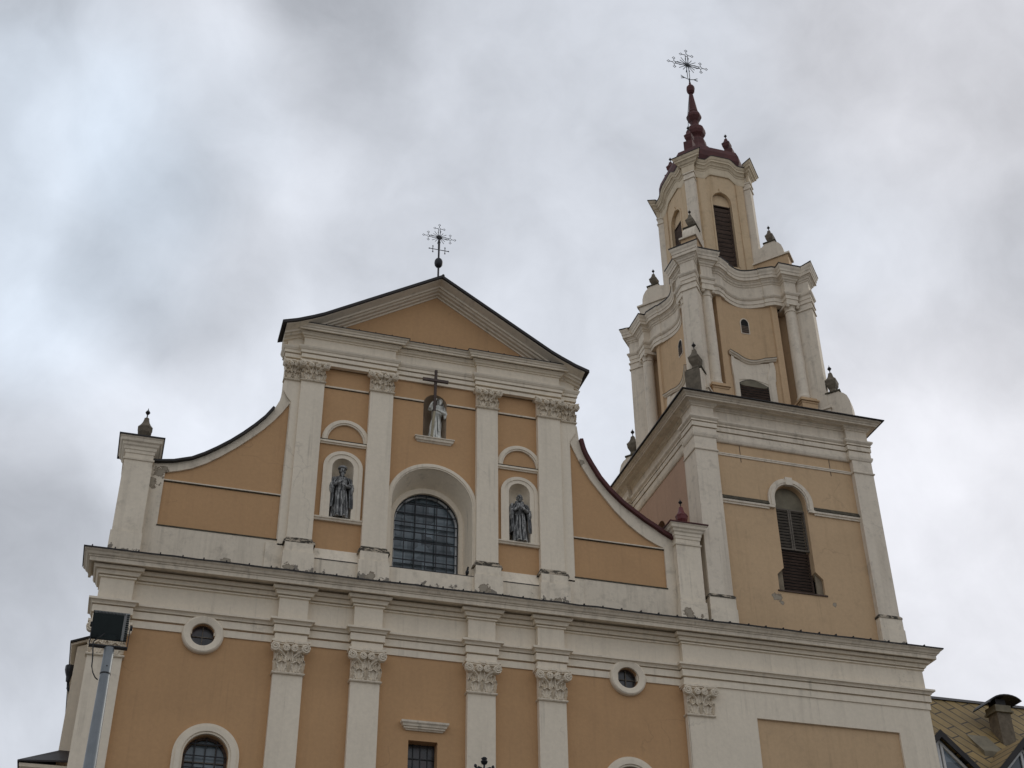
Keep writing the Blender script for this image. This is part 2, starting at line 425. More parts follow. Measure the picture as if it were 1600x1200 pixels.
def empty(name, loc, label, cat, group=None):
    o = bpy.data.objects.new(name, None); S.collection.objects.link(o); o.location = loc
    o.empty_display_size = .3
    return tag(o, label, cat, group)
def arcpts(cx, zs, r, h=None, n=20, a0=0, a1=PI):
    h = h or r
    return [(cx+r*math.cos(a0+(a1-a0)*i/n), zs+h*math.sin(a0+(a1-a0)*i/n)) for i in range(n+1)]
def arch_hole(cx, zs, r, zb, h=None, n=20):
    return [(cx-r, zb), (cx+r, zb)] + arcpts(cx, zs, r, h, n)
def circ(cx, cz, r, n=28, rz=None):
    rz = rz or r
    return [(cx+r*math.cos(2*PI*i/n), cz+rz*math.sin(2*PI*i/n)) for i in range(n)]

# ---------------------------------------------------------------- ground
g = MB(); g.add([(-400, -300, 0), (400, -300, 0), (400, 500, 0), (-400, 500, 0)], [(0, 1, 2, 3)])
tag(g.build('ground', 'ground'), kind='structure')

# ================================================================= CHURCH
WY, PY = 36.0, 35.8
church = empty('church', (11.9, 36, 0), 'wide ochre baroque church front with cream pilasters, curved wings and pediment', 'church')

# --- lower wall with windows
PL = [(-1.03, -.11), (3.95, 4.79), (6.14, 6.98), (9.56, 10.40), (11.72, 12.56), (16.40, 17.27)]
OCU = [(1.94, 16.87), (14.60, 16.94)]
LWIN = [(2.41, 13.47), (14.53, 13.62)]
holes = [circ(x, z, .33, 24) for x, z in OCU]
holes += [arch_hole(x, z, .59, 10.2) for x, z in LWIN]
holes += [[(7.91, 11.2), (8.75, 11.2), (8.75, 14.43), (7.91, 14.43)]]
MB().wall([(-1.0, 0), (16.5, 0), (16.5, 17.3), (-1.0, 17.3)], holes, WY, .45, back=False).build('facade_wall', 'ochre', church)
# --- right hand mass under the tower, cream with a sunk ochre panel
pn = [(18.70, 4.0), (23.60, 4.0), (23.60, 16.03), (18.70, 16.03)]
tw = MB().wall([(16.44, 0), (24.84, 0), (24.84, 17.3), (16.44, 17.3)], [pn], PY, .10, back=False).build('tower_base_wall', 'cream', church)
MB().box(18.5, 23.8, PY+.08, PY+.3, 3.8, 16.2).build('sunk_panel', 'ochre_tower', tw)
MB().box(24.3, 24.835, 35.82, 44.0, 0, 18.6).build('end_wall', 'cream', church)
MB().box(-1.02, -.4, 36.01, 37.0, 0, 18.6).build('end_wall', 'cream', church)

# --- capital (one mesh, shared)
def capital_mesh():
    b = MB()
    b.box(-.405, .405, -.02, .22, 0, .76)
    b.box(-.45, .45, -.055, .22, -.065, -.012)
    b.box(-.465, .465, -.07, .22, -.045, -.028)
    for k, (ex, z0, z1) in enumerate(((.0, .735, .775), (.03, .775, .84))):
        pts = []
        for i in range(17):
            t = -1+2*i/16
            x = t*(.50+ex); y = -.06-ex-.10*abs(t)**2.0
            if abs(t) < .16: y -= .07
            pts.append((x, y))
        pts += [(.50+ex, .22), (-.50-ex, .22)]
        b.prism(pts, z0, z1, 'z')
    def spiral(cx, cz, r0, sgn, y):
        pts = []
        for i in range(34):
            t = i/33; a = PI/2 + sgn*t*2*PI*2.1; r = r0*(1-.82*t)
            pts.append((cx+r*math.cos(a), y-.03*t, cz+r*math.sin(a)))
        b.tube(pts, .022, 5)
        vs = [(cx+r0*.98*math.cos(2*PI*i/16), yy, cz+r0*.98*math.sin(2*PI*i/16)) for yy in (y+.0, y+.13) for i in range(16)]
        b.add(vs, [tuple(range(16)), tuple(range(16, 32))] + [(i, (i+1) % 16, 16+(i+1) % 16, 16+i) for i in range(16)])
    spiral(-.42, .615, .125, 1, -.20); spiral(.42, .615, .125, -1, -.20)
    spiral(-.105, .62, .10, 1, -.16); spiral(.105, .62, .10, -1, -.16)
    def leaf(cx, z0, wd, ht, proj, lean=0):
        nu, nv = 10, 12; vs = []
        for j in range(nv+1):
            v = j/nv
            ww = wd*(.62+.55*math.sin(min(1, v*1.05)*PI*.62))*(1-.5*max(0, v-.72)/.28)
            ww *= 1+.13*math.sin(v*PI*7)
            yo = -.03-proj*v**2.2
            zz = z0+ht*(v if v < .86 else .86-(v-.86)*.75)
            if v > .86: yo -= (v-.86)*.30
            for i in range(nu+1):
                u = -1+2*i/nu
                y = yo-.022*math.cos(u*PI*2.5)-.02*(1-u*u)
                vs.append((cx+lean*v+u*ww*.5, y, zz-.05*u*u*v))
        fs = [(j*(nu+1)+i, j*(nu+1)+i+1, (j+1)*(nu+1)+i+1, (j+1)*(nu+1)+i) for j in range(nv) for i in range(nu)]
        b.add(vs, fs)
    for cx in (-.20, .20): leaf(cx, .0, .27, .34, .06)
    for cx, ln in ((-.385, -.01), (0, 0), (.385, .01)): leaf(cx, .0, .10, .42, .03, ln)
    for cx, ln in ((-.25, -.04), (.25, .04)): leaf(cx, .27, .17, .24, .06, ln)
    for sg in (-1, 1):
        b.tube([(sg*.10, -.03, .25), (sg*.12, -.06, .42), (sg*.22, -.10, .52), (sg*.33, -.14, .56)], .024, 5)
        b.tube([(sg*.09, -.03, .30), (sg*.07, -.07, .46), (sg*.05, -.10, .54)], .02, 5)
    return b
cap0 = capital_mesh().build('capital', 'cream', None, 40)
first_cap = True
def place_cap(x, y, z, sx, sz, par):
    global first_cap
    o = cap0 if first_cap else cap0.copy()
    if not first_cap: S.collection.objects.link(o)
    first_cap = False
    o.location = (x, y, z); o.scale = (sx, 1.0, sz); attach(o, par)
    return o
for i, (a, c) in enumerate(PL):
    p = MB()
    if i == 5: p.box(a, a+.02, PY-.012, PY+.19, 0, 15.93)
    else: p.box(a, c, PY, WY+.1, 0, 16.90)
    if i == 0: p.box(a-.002, a+.4, PY+.02, PY+1.0, 0, 16.90)
    po = p.build('pilaster', 'cream', church)
    place_cap((a+c)/2, PY, 15.97, (c-a)/.83, 1.07, po)

# --- lower entablature
pathL = [(-1.03, 36.7), (-1.03, PY), (-.11, PY), (-.11, WY)]
for a, c in PL[1:5]: pathL += [(a, WY), (a, PY), (c, PY), (c, WY)]
pathL += [(16.40, WY), (16.40, PY), (24.84, PY), (24.84, 44)]
prA = [(-.06, 16.88), (.04, 16.88), (.04, 17.085), (-.02, 17.09), (-.02, 17.12), (.085, 17.125), (.085, 17.33), (.02, 17.335), (.02, 17.365), (-.06, 17.365)]
# architrave is interrupted behind the round window frames
def split_path(path, gaps):
    out_ = []; cur = []
    for i, p in enumerate(path):
        cur.append(p)
        if i+1 < len(path):
            q = path[i+1]
            for g0, g1 in gaps:
                if abs(p[1]-WY) < .01 and abs(q[1]-WY) < .01 and p[0] < g0 and q[0] > g1:
                    cur.append((g0, WY)); out_.append(cur); cur = [(g1, WY)]
    out_.append(cur); return out_
b = MB()
for pp in split_path(pathL, [(x-.30, x+.30) for x, z in OCU]): b.sweep(pp, prA)
b.sweep(pathL, [(-.06, 17.36), (.11, 17.365), (.12, 17.40), (.15, 17.44), (.21, 17.455), (.21, 17.515), (-.06, 17.57)])
b.build('architrave', 'cream', church)
MB().sweep(pathL, [(-.1, 17.53), (.0, 17.53), (.0, 18.20), (.05, 18.205), (.05, 18.25), (.0, 18.255), (.0, 18.275), (.095, 18.28), (.115, 18.33), (.15, 18.37), (.10, 18.375), (.10, 18.40), (.19, 18.405), (.23, 18.47), (.23, 18.50), (.12, 18.57), (-.1, 18.57)]).build('frieze', 'cream', church)
pathC = [(-1.03, 36.6), (-1.03, PY), (24.84, PY), (24.84, 44)]
cor = MB().sweep(pathC, [(-.4, 18.565), (.29, 18.565), (.30, 18.50), (.37, 18.50), (.37, 18.61), (.40, 18.625), (.405, 18.65), (.45, 18.675), (.485, 18.73), (.535, 18.765), (.545, 18.775), (.545, 18.815), (-.4, 18.86)]).build('cornice', 'cream_dirty', church)
pathW = []
for i in range(len(pathC)-1):
    p, q_ = Vector(pathC[i]), Vector(pathC[i+1]); m = max(1, int((q_-p).length/.62))
    pathW += [(p.x+(q_.x-p.x)*j/m, p.y+(q_.y-p.y)*j/m, random.uniform(-.014, .014) if 0 < j else 0) for j in range(m)]
pathW.append((pathC[-1][0], pathC[-1][1], 0))
fl = MB().sweep(pathW, [(.565, 18.795), (.575, 18.795), (.575, 18.835), (.3, 18.87), (-.4, 18.90), (-.4, 18.87), (.3, 18.85), (.565, 18.825)])
x = -1.4
while x < 25.2:
    fl.box(x, x+.035, PY-.585, PY-.2, 18.825, 18.872); x += .62 + random.uniform(-.04, .04)
fl.build('flashing', 'darkmetal', cor)

# --- round windows
for cx, cz in OCU:
    o = MB()
    n = 40
    rings = [(.40, WY+.05), (.335, WY-.05), (.345, WY-.10), (.42, WY-.13), (.52, WY-.15), (.555, WY-.13), (.575, WY-.10), (.575, WY+.05)]
    vs = [(cx+r*math.cos(2*PI*i/n), y, cz+r*.97*math.sin(2*PI*i/n)) for r, y in rings for i in range(n)]
    o.add(vs, [(j*n+i, j*n+(i+1) % n, (j+1)*n+(i+1) % n, (j+1)*n+i) for j in range(len(rings)-1) for i in range(n)])
    fr = o.build('round_window', 'cream', church, 40)
    gl = MB(); gl.prism(circ(cx, cz, .36, 28), WY+.16, WY+.18).build('glass', 'glass_dark', fr)
    br = MB(); br.box(cx-.014, cx+.014, WY+.12, WY+.15, cz-.33, cz+.33); br.box(cx-.33, cx+.33, WY+.125, WY+.145, cz-.012, cz+.012)
    br.build('glazing_bar', 'greywood', fr)
    MB().wall(circ(cx, cz, .38, 28), [circ(cx, cz, .30, 28)], WY+.10, .05).build('sash', 'wood', fr)

# --- grille helper
def grille(cx, zs, r, zb, y, nx, nz_, bar, h=None, off=0.0):
    h = h or r; b = MB()
    for i in range(1, nx):
        x = -r+2*r*i/nx
        zt = zs+h*math.sqrt(max(0, 1-(x/r)**2))
        b.box(cx+x-bar/2, cx+x+bar/2, y, y+.03, zb, zt)
    ztop = zs+h; step = (ztop-zb)/nz_
    k = 0
    z = zb+step*.4+off
    while z < ztop-.04:
        hw = r if z < zs else r*math.sqrt(max(0, 1-((z-zs)/h)**2))
        b.box(cx-hw, cx+hw, y-.012, y+.018, z-bar/2, z+bar/2); z += step
    return b
for cx, zs in LWIN:
    f = MB().archband(cx, zs, .60, .88, WY-.10, WY+.1, 9.9)
    f.archband(cx, zs, .66, .80, WY-.14, WY-.09, 9.9)
    fo = f.build('arched_window', 'cream', church, 30)
    MB().prism(arch_hole(cx, zs, .62, 10.0), WY+.30, WY+.33).build('glass', 'glass', fo)
    q = MB().archband(cx, zs, .52, .61, WY+.22, WY+.29, 10.0); q.build('sash', 'wood', fo, 30)
    grille(cx, zs, .58, 10.2, WY+.16, 4, 12, .026).build('grille', 'iron', fo)
    grille(cx, zs, .56, 10.2, WY+.26, 4, 8, .03, off=.12).build('glazing_bar', 'greywood', fo)
# --- small square window with hood
wd = MB().box(7.84, 8.82, WY+.34, WY+.42, 11.1, 14.5).build('square_window', 'glass_dark', church)
q = MB()
for i in range(1, 4): q.box(7.91+.21*i-.012, 7.91+.21*i+.012, WY+.31, WY+.335, 11.2, 14.43)
for i in range(9): q.box(7.91, 8.75, WY+.312, WY+.33, 14.0-.36*i, 14.03-.36*i)
q.build('glazing_bar', 'black', wd)
MB().sweep([(7.86, WY+.02), (7.86, WY-.0), (8.83, WY-.0), (8.83, WY+.02)], [(-.02, 14.70), (.05, 14.70), (.07, 14.73), (.11, 14.745), (.11, 14.79), (.145, 14.80), (.16, 14.85), (.20, 14.89), (.205, 14.945), (.0, 14.98)]).build('window_hood', 'cream_dirty', church)

# --- upper storey: plinth, blocks, wall
PU = [(3.98, 4.73), (6.22, 6.98), (9.79, 10.50), (11.88, 12.66)]
UX = 8.39
LED = 35.74
wl = [arch_hole(UX+.01, 21.96, 1.30, 19.60, n=32), arch_hole(5.53, 22.84, .335, 21.06), arch_hole(11.25, 22.82, .35, 21.04), arch_hole(8.42, 25.72, .39, 24.43)]
MB().wall([(3.5, 18.7), (13.2, 18.7), (13.2, 27.2), (3.5, 27.2)], wl, WY, .10, back=False).build('facade_wall', 'ochre', church)
pl = MB()
for a, c in ((4.7, 6.3), (10.4, 11.95)):
    pl.sweep([(a, WY), (c, WY)], [(-.1, 19.99), (.03, 19.99), (.22, 19.56), (.22, 18.8), (-.1, 18.8)])
pl.sweep([(6.9, WY), (9.85, WY)], [(-.3, 19.60), (.27, 19.56), (.27, 18.8), (-.3, 18.8)])
pl.sweep([(3.4, WY), (4.1, WY)], [(-.1, 20.0), (.10, 19.95), (.10, 18.8), (-.1, 18.8)])
pl.sweep([(12.6, WY), (13.3, WY)], [(-.1, 20.0), (.10, 19.95), (.10, 18.8), (-.1, 18.8)])
plo = pl.build('plinth', 'cream_peel', church)
q = MB()
for a, c in ((4.83, 6.15), (10.5, 11.87)): q.box(a, c, WY-.232, WY-.1, 19.545, 19.57)
q.box(7.06, 9.72, LED-.012, LED+.3, 19.555, 19.58)
q.build('flashing', 'darkmetal', plo)
for a, c in PU:
    p = MB().box(a, c, PY, WY+.05, 19.9, 26.48)
    po = p.build('pilaster', 'cream', church)
    q = MB().box(a-.09, c+.09, 35.60, WY+.02, 18.8, 19.62)
    q.box(a-.045, c+.045, 35.65, WY+.02, 19.615, 19.93)
    q.build('pedestal', 'cream_peel', po)
    q = MB().sweep([(a, WY), (a, PY), (c, PY), (c, WY)], [(-.05, 20.16), (.012, 20.16), (.03, 20.12), (.035, 20.07), (.075, 20.05), (.095, 20.0), (.10, 19.97), (.11, 19.93), (-.05, 19.93)])
    q.build('base_moulding', 'sooty', po)
    place_cap((a+c)/2, PY, 25.80, (c-a)/.83, .80, po)
# outer edge strips beside the outer pilasters with half capitals
for a, c in ((3.46, 3.98), (12.66, 13.24)):
    p = MB().prism([(3.73, 19.9), (3.98, 19.9), (3.98, 26.5), (3.46, 26.5), (3.46, 25.35), (3.60, 25.1), (3.73, 24.95)] if a < 5 else [(12.66, 19.9), (13.01, 19.9), (13.01, 25.02), (13.12, 25.2), (13.24, 25.4), (13.24, 26.5), (12.66, 26.5)], 35.90, WY+.4)
    po = p.build('edge_pilaster', 'cream', church)
    place_cap((a+c)/2+(-.02 if a < 5 else .02), 35.90, 25.80, (c-a)/.83*.98, .80, po)
# string courses
for a, c in ((4.73, 6.22), (6.98, 8.03), (8.81, 9.79), (10.50, 11.88)):
    so = MB().sweep([(a, WY), (c, WY)], [(-.02, 25.75), (.05, 25.75), (.05, 25.80), (-.02, 25.82)]).build('string_course', 'cream_dirty', church)
    MB().box(a, c, WY-.022, WY+.02, 25.73, 25.748).build('dirt_line', 'moss', so)  # dark strip painted in for the shadow below the ledge
# big window recess
rec = MB().archband(UX+.01, 21.96, 1.295, 1.46, WY-.075, WY+.05, 19.57, n=40)
rec.archband(UX+.01, 21.96, 1.34, 1.43, WY-.10, WY-.07, 19.57, n=40)
ro = rec.build('great_window', 'cream', church, 30)
q = MB()
A = arcpts(UX+.01, 21.96, 1.30, None, 40); A = [(UX+1.31, 19.58)] + A + [(UX-1.29, 19.58)]
B = arcpts(UX+.01, 21.72, 1.18, None, 40); B = [(UX+1.19, 19.58)] + B + [(UX-1.17, 19.58)]
k = len(A)
q.add([(x, WY-.04, z) for x, z in A] + [(x, WY+.72, z) for x, z in B], [(i, i+1, k+i+1, k+i) for i in range(k-1)])
q.build('splayed_reveal', 'cream', ro, 30)
MB().wall(arch_hole(UX+.01, 21.96, 1.38, 19.5, n=40), [arch_hole(UX+.01, 21.70, 1.05, 19.75, n=40)], WY+.66, .28).build('reveal_wall', 'cream', ro)
q = MB().archband(UX+.01, 21.70, .985, 1.05, WY+.84, WY+.9, 19.70, n=40); q.build('rim', 'white', ro, 30)
MB().prism(arch_hole(UX+.01, 21.70, 1.06, 19.6, n=40), WY+.98, WY+1.0).build('glass', 'glass', ro)
MB().box(UX-1.35, UX+1.35, WY-.2, WY+1.0, 19.50, 19.60).build('sill', 'cream_dirty', ro)
grille(UX+.01, 21.70, 1.04, 19.6, WY+.76, 6, 9.6, .026).build('grille', 'iron', ro)
q = MB().archband(UX+.01, 21.70, 1.02, 1.05, WY+.75, WY+.79, 19.6, n=40)
q.build('grille_rim', 'iron', ro, 30)
grille(UX+.01, 21.68, .98, 19.6, WY+.94, 3, 7.0, .014, off=.12).build('glazing_bar', 'lampbody', ro)
# niches
def niche_shell(cx, zs, r, zb, y, d, par, mat):
    b = MB(); n = 18; rows = []
    for z in (zb, zb+(zs-zb)*.33, zb+(zs-zb)*.66, zs): rows.append([(cx+r*math.cos(PI*i/n), y+d*math.sin(PI*i/n), z) for i in range(n+1)])
    for j in range(1, 9):
        ph = PI/2*j/8
        rows.append([(cx+r*math.cos(PI*i/n)*math.cos(ph), y+d*math.sin(PI*i/n)*math.cos(ph), zs+r*math.sin(ph)) for i in range(n+1)])
    vs = [p for rw in rows for p in rw]
    fs = [(j*(n+1)+i, j*(n+1)+i+1, (j+1)*(n+1)+i+1, (j+1)*(n+1)+i) for j in range(len(rows)-1) for i in range(n)]
    fs.append(tuple(range(n+1)))
    b.add(vs, fs); return b.build('niche_shell', mat, par, 60)
for cx, zs, r, zb in ((5.53, 22.84, .335, 21.06), (11.25, 22.82, .35, 21.04)):
    f = MB().archband(cx, zs, r, .60, WY-.055, WY+.04, zb, hi=r, ho=.56)
    f.archband(cx, zs, .50, .62, WY-.08, WY-.05, zb, hi=.47, ho=.58)
    fo = f.build('niche', 'cream', church, 30)
    niche_shell(cx, zs, r, zb, WY-.02, .42, fo, 'cream')
    a, c = (4.73, 6.22) if cx < 8 else (10.50, 11.88)
    MB().sweep([(a, WY), (c, WY)], [(-.4, 20.93), (.08, 20.93), (.10, 20.98), (.13, 21.0), (.13, 21.045), (-.4, 21.055)]).build('sill', 'cream_dirty', fo)
    hb = MB().archband(cx+.02, 23.78, .57, .76, WY-.07, WY+.02, hi=.62, ho=.80)
    hb.archband(cx+.02, 23.78, .62, .72, WY-.10, WY-.065, hi=.67, ho=.76)
    hb.sweep([(a, WY), (c, WY)], [(-.02, 23.64), (.055, 23.64), (.06, 23.68), (.10, 23.69), (.10, 23.755), (-.02, 23.79)])
    ho = hb.build('niche_hood', 'cream', fo, 30)
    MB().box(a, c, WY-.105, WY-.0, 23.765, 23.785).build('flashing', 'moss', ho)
f = MB().sweep([(7.88, WY+.05), (7.88, WY), (8.94, WY), (8.94, WY+.05)], [(-.3, 24.22), (.02, 24.22), (.06, 24.27), (.09, 24.28), (.10, 24.36), (.13, 24.37), (.13, 24.405), (-.45, 24.44)])
fo = f.build('niche', 'cream_dirty', church)
niche_shell(8.42, 25.72, .39, 24.43, WY+.0, .56, fo, 'niche')
# upper entablature
ES = 35.93
pathU = [(3.45, 36.4), (3.45, ES), (3.96, ES), (3.96, PY), (7.0, PY), (7.0, ES), (9.77, ES), (9.77, PY), (12.68, PY), (12.68, ES), (13.25, ES), (13.25, 36.4)]
MB().sweep(pathU, [(-.15, 26.47), (.0, 26.47), (.0, 26.60), (-.05, 26.605), (-.05, 26.63), (.05, 26.635), (.05, 26.77), (-.01, 26.775), (-.01, 26.80), (.085, 26.805), (.085, 26.90), (.11, 26.92), (.15, 26.98), (.165, 27.03), (-.15, 27.05)]).build('architrave', 'cream', church)
MB().sweep(pathU, [(-.15, 27.04), (0, 27.04), (0, 27.43), (.04, 27.44), (.04, 27.48), (.09, 27.50), (.12, 27.55), (.16, 27.57), (.16, 27.60), (.08, 27.64), (-.15, 27.64)]).build('frieze', 'cream', church)
pathG = [(3.62, 36.4), (3.62, ES)] + pathU[2:10] + [(13.08, ES), (13.08, 36.4)]
cor2 = MB().sweep(pathG, [(-.2, 27.635), (.20, 27.635), (.205, 27.60), (.26, 27.60), (.26, 27.66), (.29, 27.67), (.31, 27.72), (.36, 27.75), (.37, 27.79), (-.2, 27.83)]).build('cornice', 'cream', church)
q = MB().sweep(pathU[2:10], [(.375, 27.775), (.385, 27.775), (.385, 27.80), (-.1, 27.86), (-.1, 27.84), (.375, 27.795)])
x = 4.0
while x < 12.6:
    yy = PY if (3.96 < x < 7.0 or 9.77 < x < 12.68) else ES
    q.box(x, x+.03, yy-.392, yy-.2, 27.79, 27.825); x += .55
q.build('flashing', 'darkmetal', cor2)
# pediment
AX = 8.37
MB().prism([(4.0, 27.6), (12.74, 27.6), (12.3, 27.75), (AX, 30.2), (4.44, 27.75)], WY, WY+.3).build('tympanum', 'ochre', church)
RP = [(AX-5.22, 27.56), (AX-4.75, 27.72), (AX-4.25, 27.95), (AX-3.9, 28.13), (AX, 30.54), (AX+3.9, 28.13), (AX+4.25, 27.95), (AX+4.75, 27.72), (AX+5.22, 27.56)]
def rake(prof):
    """prof of (outward, drop below the roof line)"""
    k = len(prof); n = len(RP)
    vs = [(AX+(x-AX)*(.972 if abs(x-AX) > 5 else 1), WY-o, z-d+(.03 if abs(x-AX) > 5 else 0)) for x, z in RP for o, d in prof]
    fs = [(i*k+j, (i+1)*k+j, (i+1)*k+j+1, i*k+j+1) for i in range(n-1) for j in range(k-1)]
    fs += [tuple(range(k)), tuple(range((n-1)*k, n*k))]
    return MB().add(vs, fs)
rake([(-.3, .05), (.69, .05), (.67, .09), (.46, .15), (.40, .17), (.38, .225), (.30, .235), (.30, .25), (.27, .285), (.17, .295), (.16, .31), (.14, .345), (.04, .355), (.03, .41), (-.3, .41)]).build('raking_cornice', 'cream', church)
# nave roof: thin dark sheet with fascia
vs = []
for y in (WY-.76, 36.42):
    vs += [(x, y, z+.03) for x, z in RP] + [(x, y, z-.075) for x, z in RP]
n = len(RP)
fs = []
for i in range(n-1):
    fs += [(i, i+1, 2*n+i+1, 2*n+i), (n+i, n+i+1, 3*n+i+1, 3*n+i), (i, i+1, n+i+1, n+i), (2*n+i, 2*n+i+1, 3*n+i+1, 3*n+i)]
fs += [(0, n, 3*n, 2*n), (n-1, 2*n-1, 4*n-1, 3*n-1)]
nr = MB().add(vs, fs).build('gable_coping', 'darkmetal', church)
MB().ell((AX+.07, WY-.6, 30.66), (.055, .055, .075), 10, 6).build('ridge_knob', 'darkmetal', nr)
# eaves under nave roof and nave walls
for xa, xb in ((3.48, 3.9), (12.8, 13.22)): MB().box(xa, xb, WY+.1, 36.4, 18.7, 27.6).build('gable_return', 'cream', church)
MB().box(4.3, 12.4, 37.3, 50.0, 18.7, 26.6).build('nave_wall', 'cream', church)
MB().prism([(3.9, 26.6), (12.8, 26.6), (AX, 29.3)], 36.35, 50.5).build('nave_roof', 'darkmetal', church)

# --- curved side wings
CL = [(.05, 22.13), (.45, 22.20), (.97, 22.38), (1.33, 22.60), (1.68, 22.86), (2.05, 23.17), (2.39, 23.50), (2.72, 23.86), (3.01, 24.22), (3.24, 24.60), (3.38, 24.95), (3.45, 25.35), (3.47, 25.75)]
IL = [(.25, 21.84), (.63, 21.95), (1.01, 22.10), (1.42, 22.35), (1.80, 22.65), (2.22, 23.02), (2.6, 23.40), (2.95, 23.78), (3.22, 24.12), (3.48, 24.5), (3.70, 24.90)]
CL = [(-.3, 22.10)] + CL
CRR = [(16.46, 21.84), (16.10, 22.03), (15.82, 22.21), (15.50, 22.39), (15.17, 22.62), (14.74, 22.93), (14.32, 23.33), (13.98, 23.75), (13.69, 24.25), (13.52, 24.58), (13.44, 24.80), (13.36, 25.15), (13.30, 25.7)]
IR = [(16.14, 21.52), (15.86, 21.63), (15.56, 21.78), (15.24, 21.99), (14.93, 22.23), (14.50, 22.66), (14.09, 23.18), (13.72, 23.66), (13.42, 24.16), (13.22, 24.6), (13.04, 25.0)]
def wing(curve, inner, base_out, top_in, ph, flip):
    outer = [(base_out, 18.75), (top_in, 18.75), (top_in, 25.75)] + curve[::-1]
    hole = [(inner[0][0], 20.10), (inner[-1][0], 20.10)] + inner[::-1]
    wo = MB().wall(outer, [hole], 35.94, .5).build('curved_wing', 'wing', church)
    MB().wall(ph, [], 36.006, .12).build('panel', 'ochre', wo)
    a, c = sorted((inner[0][0], inner[-1][0]))
    z0 = 21.46 if flip else 21.56
    so = MB().sweep([(a, 36.0), (c, 36.0)], [(-.02, z0+.03), (.05, z0+.03), (.05, z0+.065), (-.02, z0+.08)]).build('string_course', 'cream_dirty', wo)
    MB().box(a, c, 35.975, 36.02, z0+.004, z0+.028).build('dirt_line', 'moss', so)  # shadow under the string course, put in as a dark strip
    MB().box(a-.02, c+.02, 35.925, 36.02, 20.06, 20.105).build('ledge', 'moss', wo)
    pts = curve[:11] if not flip else curve[:12]; m = len(pts); vs = []
    hgt = .105 if flip else .055
    for i, (x, z) in enumerate(pts):
        d = Vector((pts[min(i+1, m-1)][0]-pts[max(i-1, 0)][0], pts[min(i+1, m-1)][1]-pts[max(i-1, 0)][1])).normalized()
        nx, nz2 = (-d.y, d.x) if not flip else (d.y, -d.x)
        for y, e in ((35.80, -.015), (35.80, hgt), (36.5, hgt+.01), (36.5, -.015)):
            vs.append((x+nx*e, y, z+nz2*e))
    fs = [(i*4+j, (i+1)*4+j, (i+1)*4+(j+1) % 4, i*4+(j+1) % 4) for i in range(m-1) for j in range(4)] + [(0, 1, 2, 3), tuple(range((m-1)*4, m*4))]
    MB().add(vs, fs).build('coping', 'maroon' if flip else 'darkmetal', wo)
    return wo
wing(CL, IL, -.3, 3.99, [(.2, 20.0), (3.75, 20.0), (3.75, 24.97), (2.6, 23.47), (1.0, 22.2), (.2, 21.95)], False)
wing(CRR, IR, 16.46, 12.66, [(16.2, 20.0), (13.0, 20.0), (13.0, 25.05), (13.40, 24.3), (14.1, 23.28), (14.95, 22.32), (15.6, 21.86), (16.2, 21.56)], True)
# --- end pedestals of the wings
def pedestal(x0, x1, ztop, name, metal):
    b = MB().box(x0, x1, 35.70, 36.75, 18.8, ztop-.3)
    b.box(x0-.035, x1+.035, 35.665, 36.78, 18.8, 19.62)
    P = [(x0, 36.75), (x0, 35.70), (x1, 35.70), (x1, 36.75)]
    z = ztop-.52
    b.sweep(P+[P[0]], [(-.05, z-.22), (.03, z-.22), (.04, z-.17), (0, z-.16)])
    b.sweep(P+[P[0]], [(-.1, z), (.02, z), (.03, z+.10), (.05, z+.11), (.06, z+.2), (.10, z+.24), (.12, z+.30), (.17, z+.34), (.19, z+.42), (.22, z+.45), (.22, z+.49), (-.1, z+.5)])
    po = b.build('wing_pedestal', 'cream_peel', church)
    q = MB().box(x0-.25, x1+.25, 35.45, 37.0, ztop-.045, ztop)
    q.add([(x0-.25, 35.45, ztop), (x1+.25, 35.45, ztop), (x1+.25, 37, ztop), (x0-.25, 37, ztop), ((x0+x1)/2, 36.2, ztop+.12)], [(0, 1, 4), (1, 2, 4), (2, 3, 4), (3, 0, 4)])
    q.build('flashing', metal, po)
    return po
pedestal(-.96, -.14, 22.72, 'wing_pedestal', 'darkmetal')
rp = pedestal(16.46, 17.31, 22.34, 'wing_pedestal', 'maroon')
# side roofs behind the wings (aisles)
MB().prism([(-.9, 18.9), (3.6, 18.9), (3.6, 20.6)], 36.6, 50).build('aisle_roof', 'darkmetal', church)
MB().prism([(17.3, 18.9), (13.2, 18.9), (13.2, 20.6)], 36.6, 50).build('aisle_roof', 'darkmetal', church)
# aisle projection on the far left, with its lean-to roof and gutter head
sb = MB().prism([(-1.39, 0), (-1.39, 16.98), (-.5, 17.32), (-.5, 0)], 38.0, 50.0).build('aisle_wall', 'cream', church)
MB().prism([(-1.60, 17.03), (-.4, 17.52), (-.4, 17.58), (-1.60, 17.09)], 37.86, 50.0).build('lean_to_roof', 'darkmetal', sb)
MB().prism([(-1.55, 16.98), (-.4, 17.45), (-.4, 17.52), (-1.58, 17.03)], 37.92, 50.0).build('eaves_board', 'cream', sb)
q = MB().lathe([(.06, 16.15), (.075, 16.3), (.12, 16.42), (.14, 16.5), (.14, 16.62)], -1.50, 38.6, 8); q.tube([(-1.50, 38.6, 16.2), (-1.46, 38.6, 15.95), (-1.37, 38.62, 15.85)], .05, 8); q.build('gutter_head', 'iron', sb)

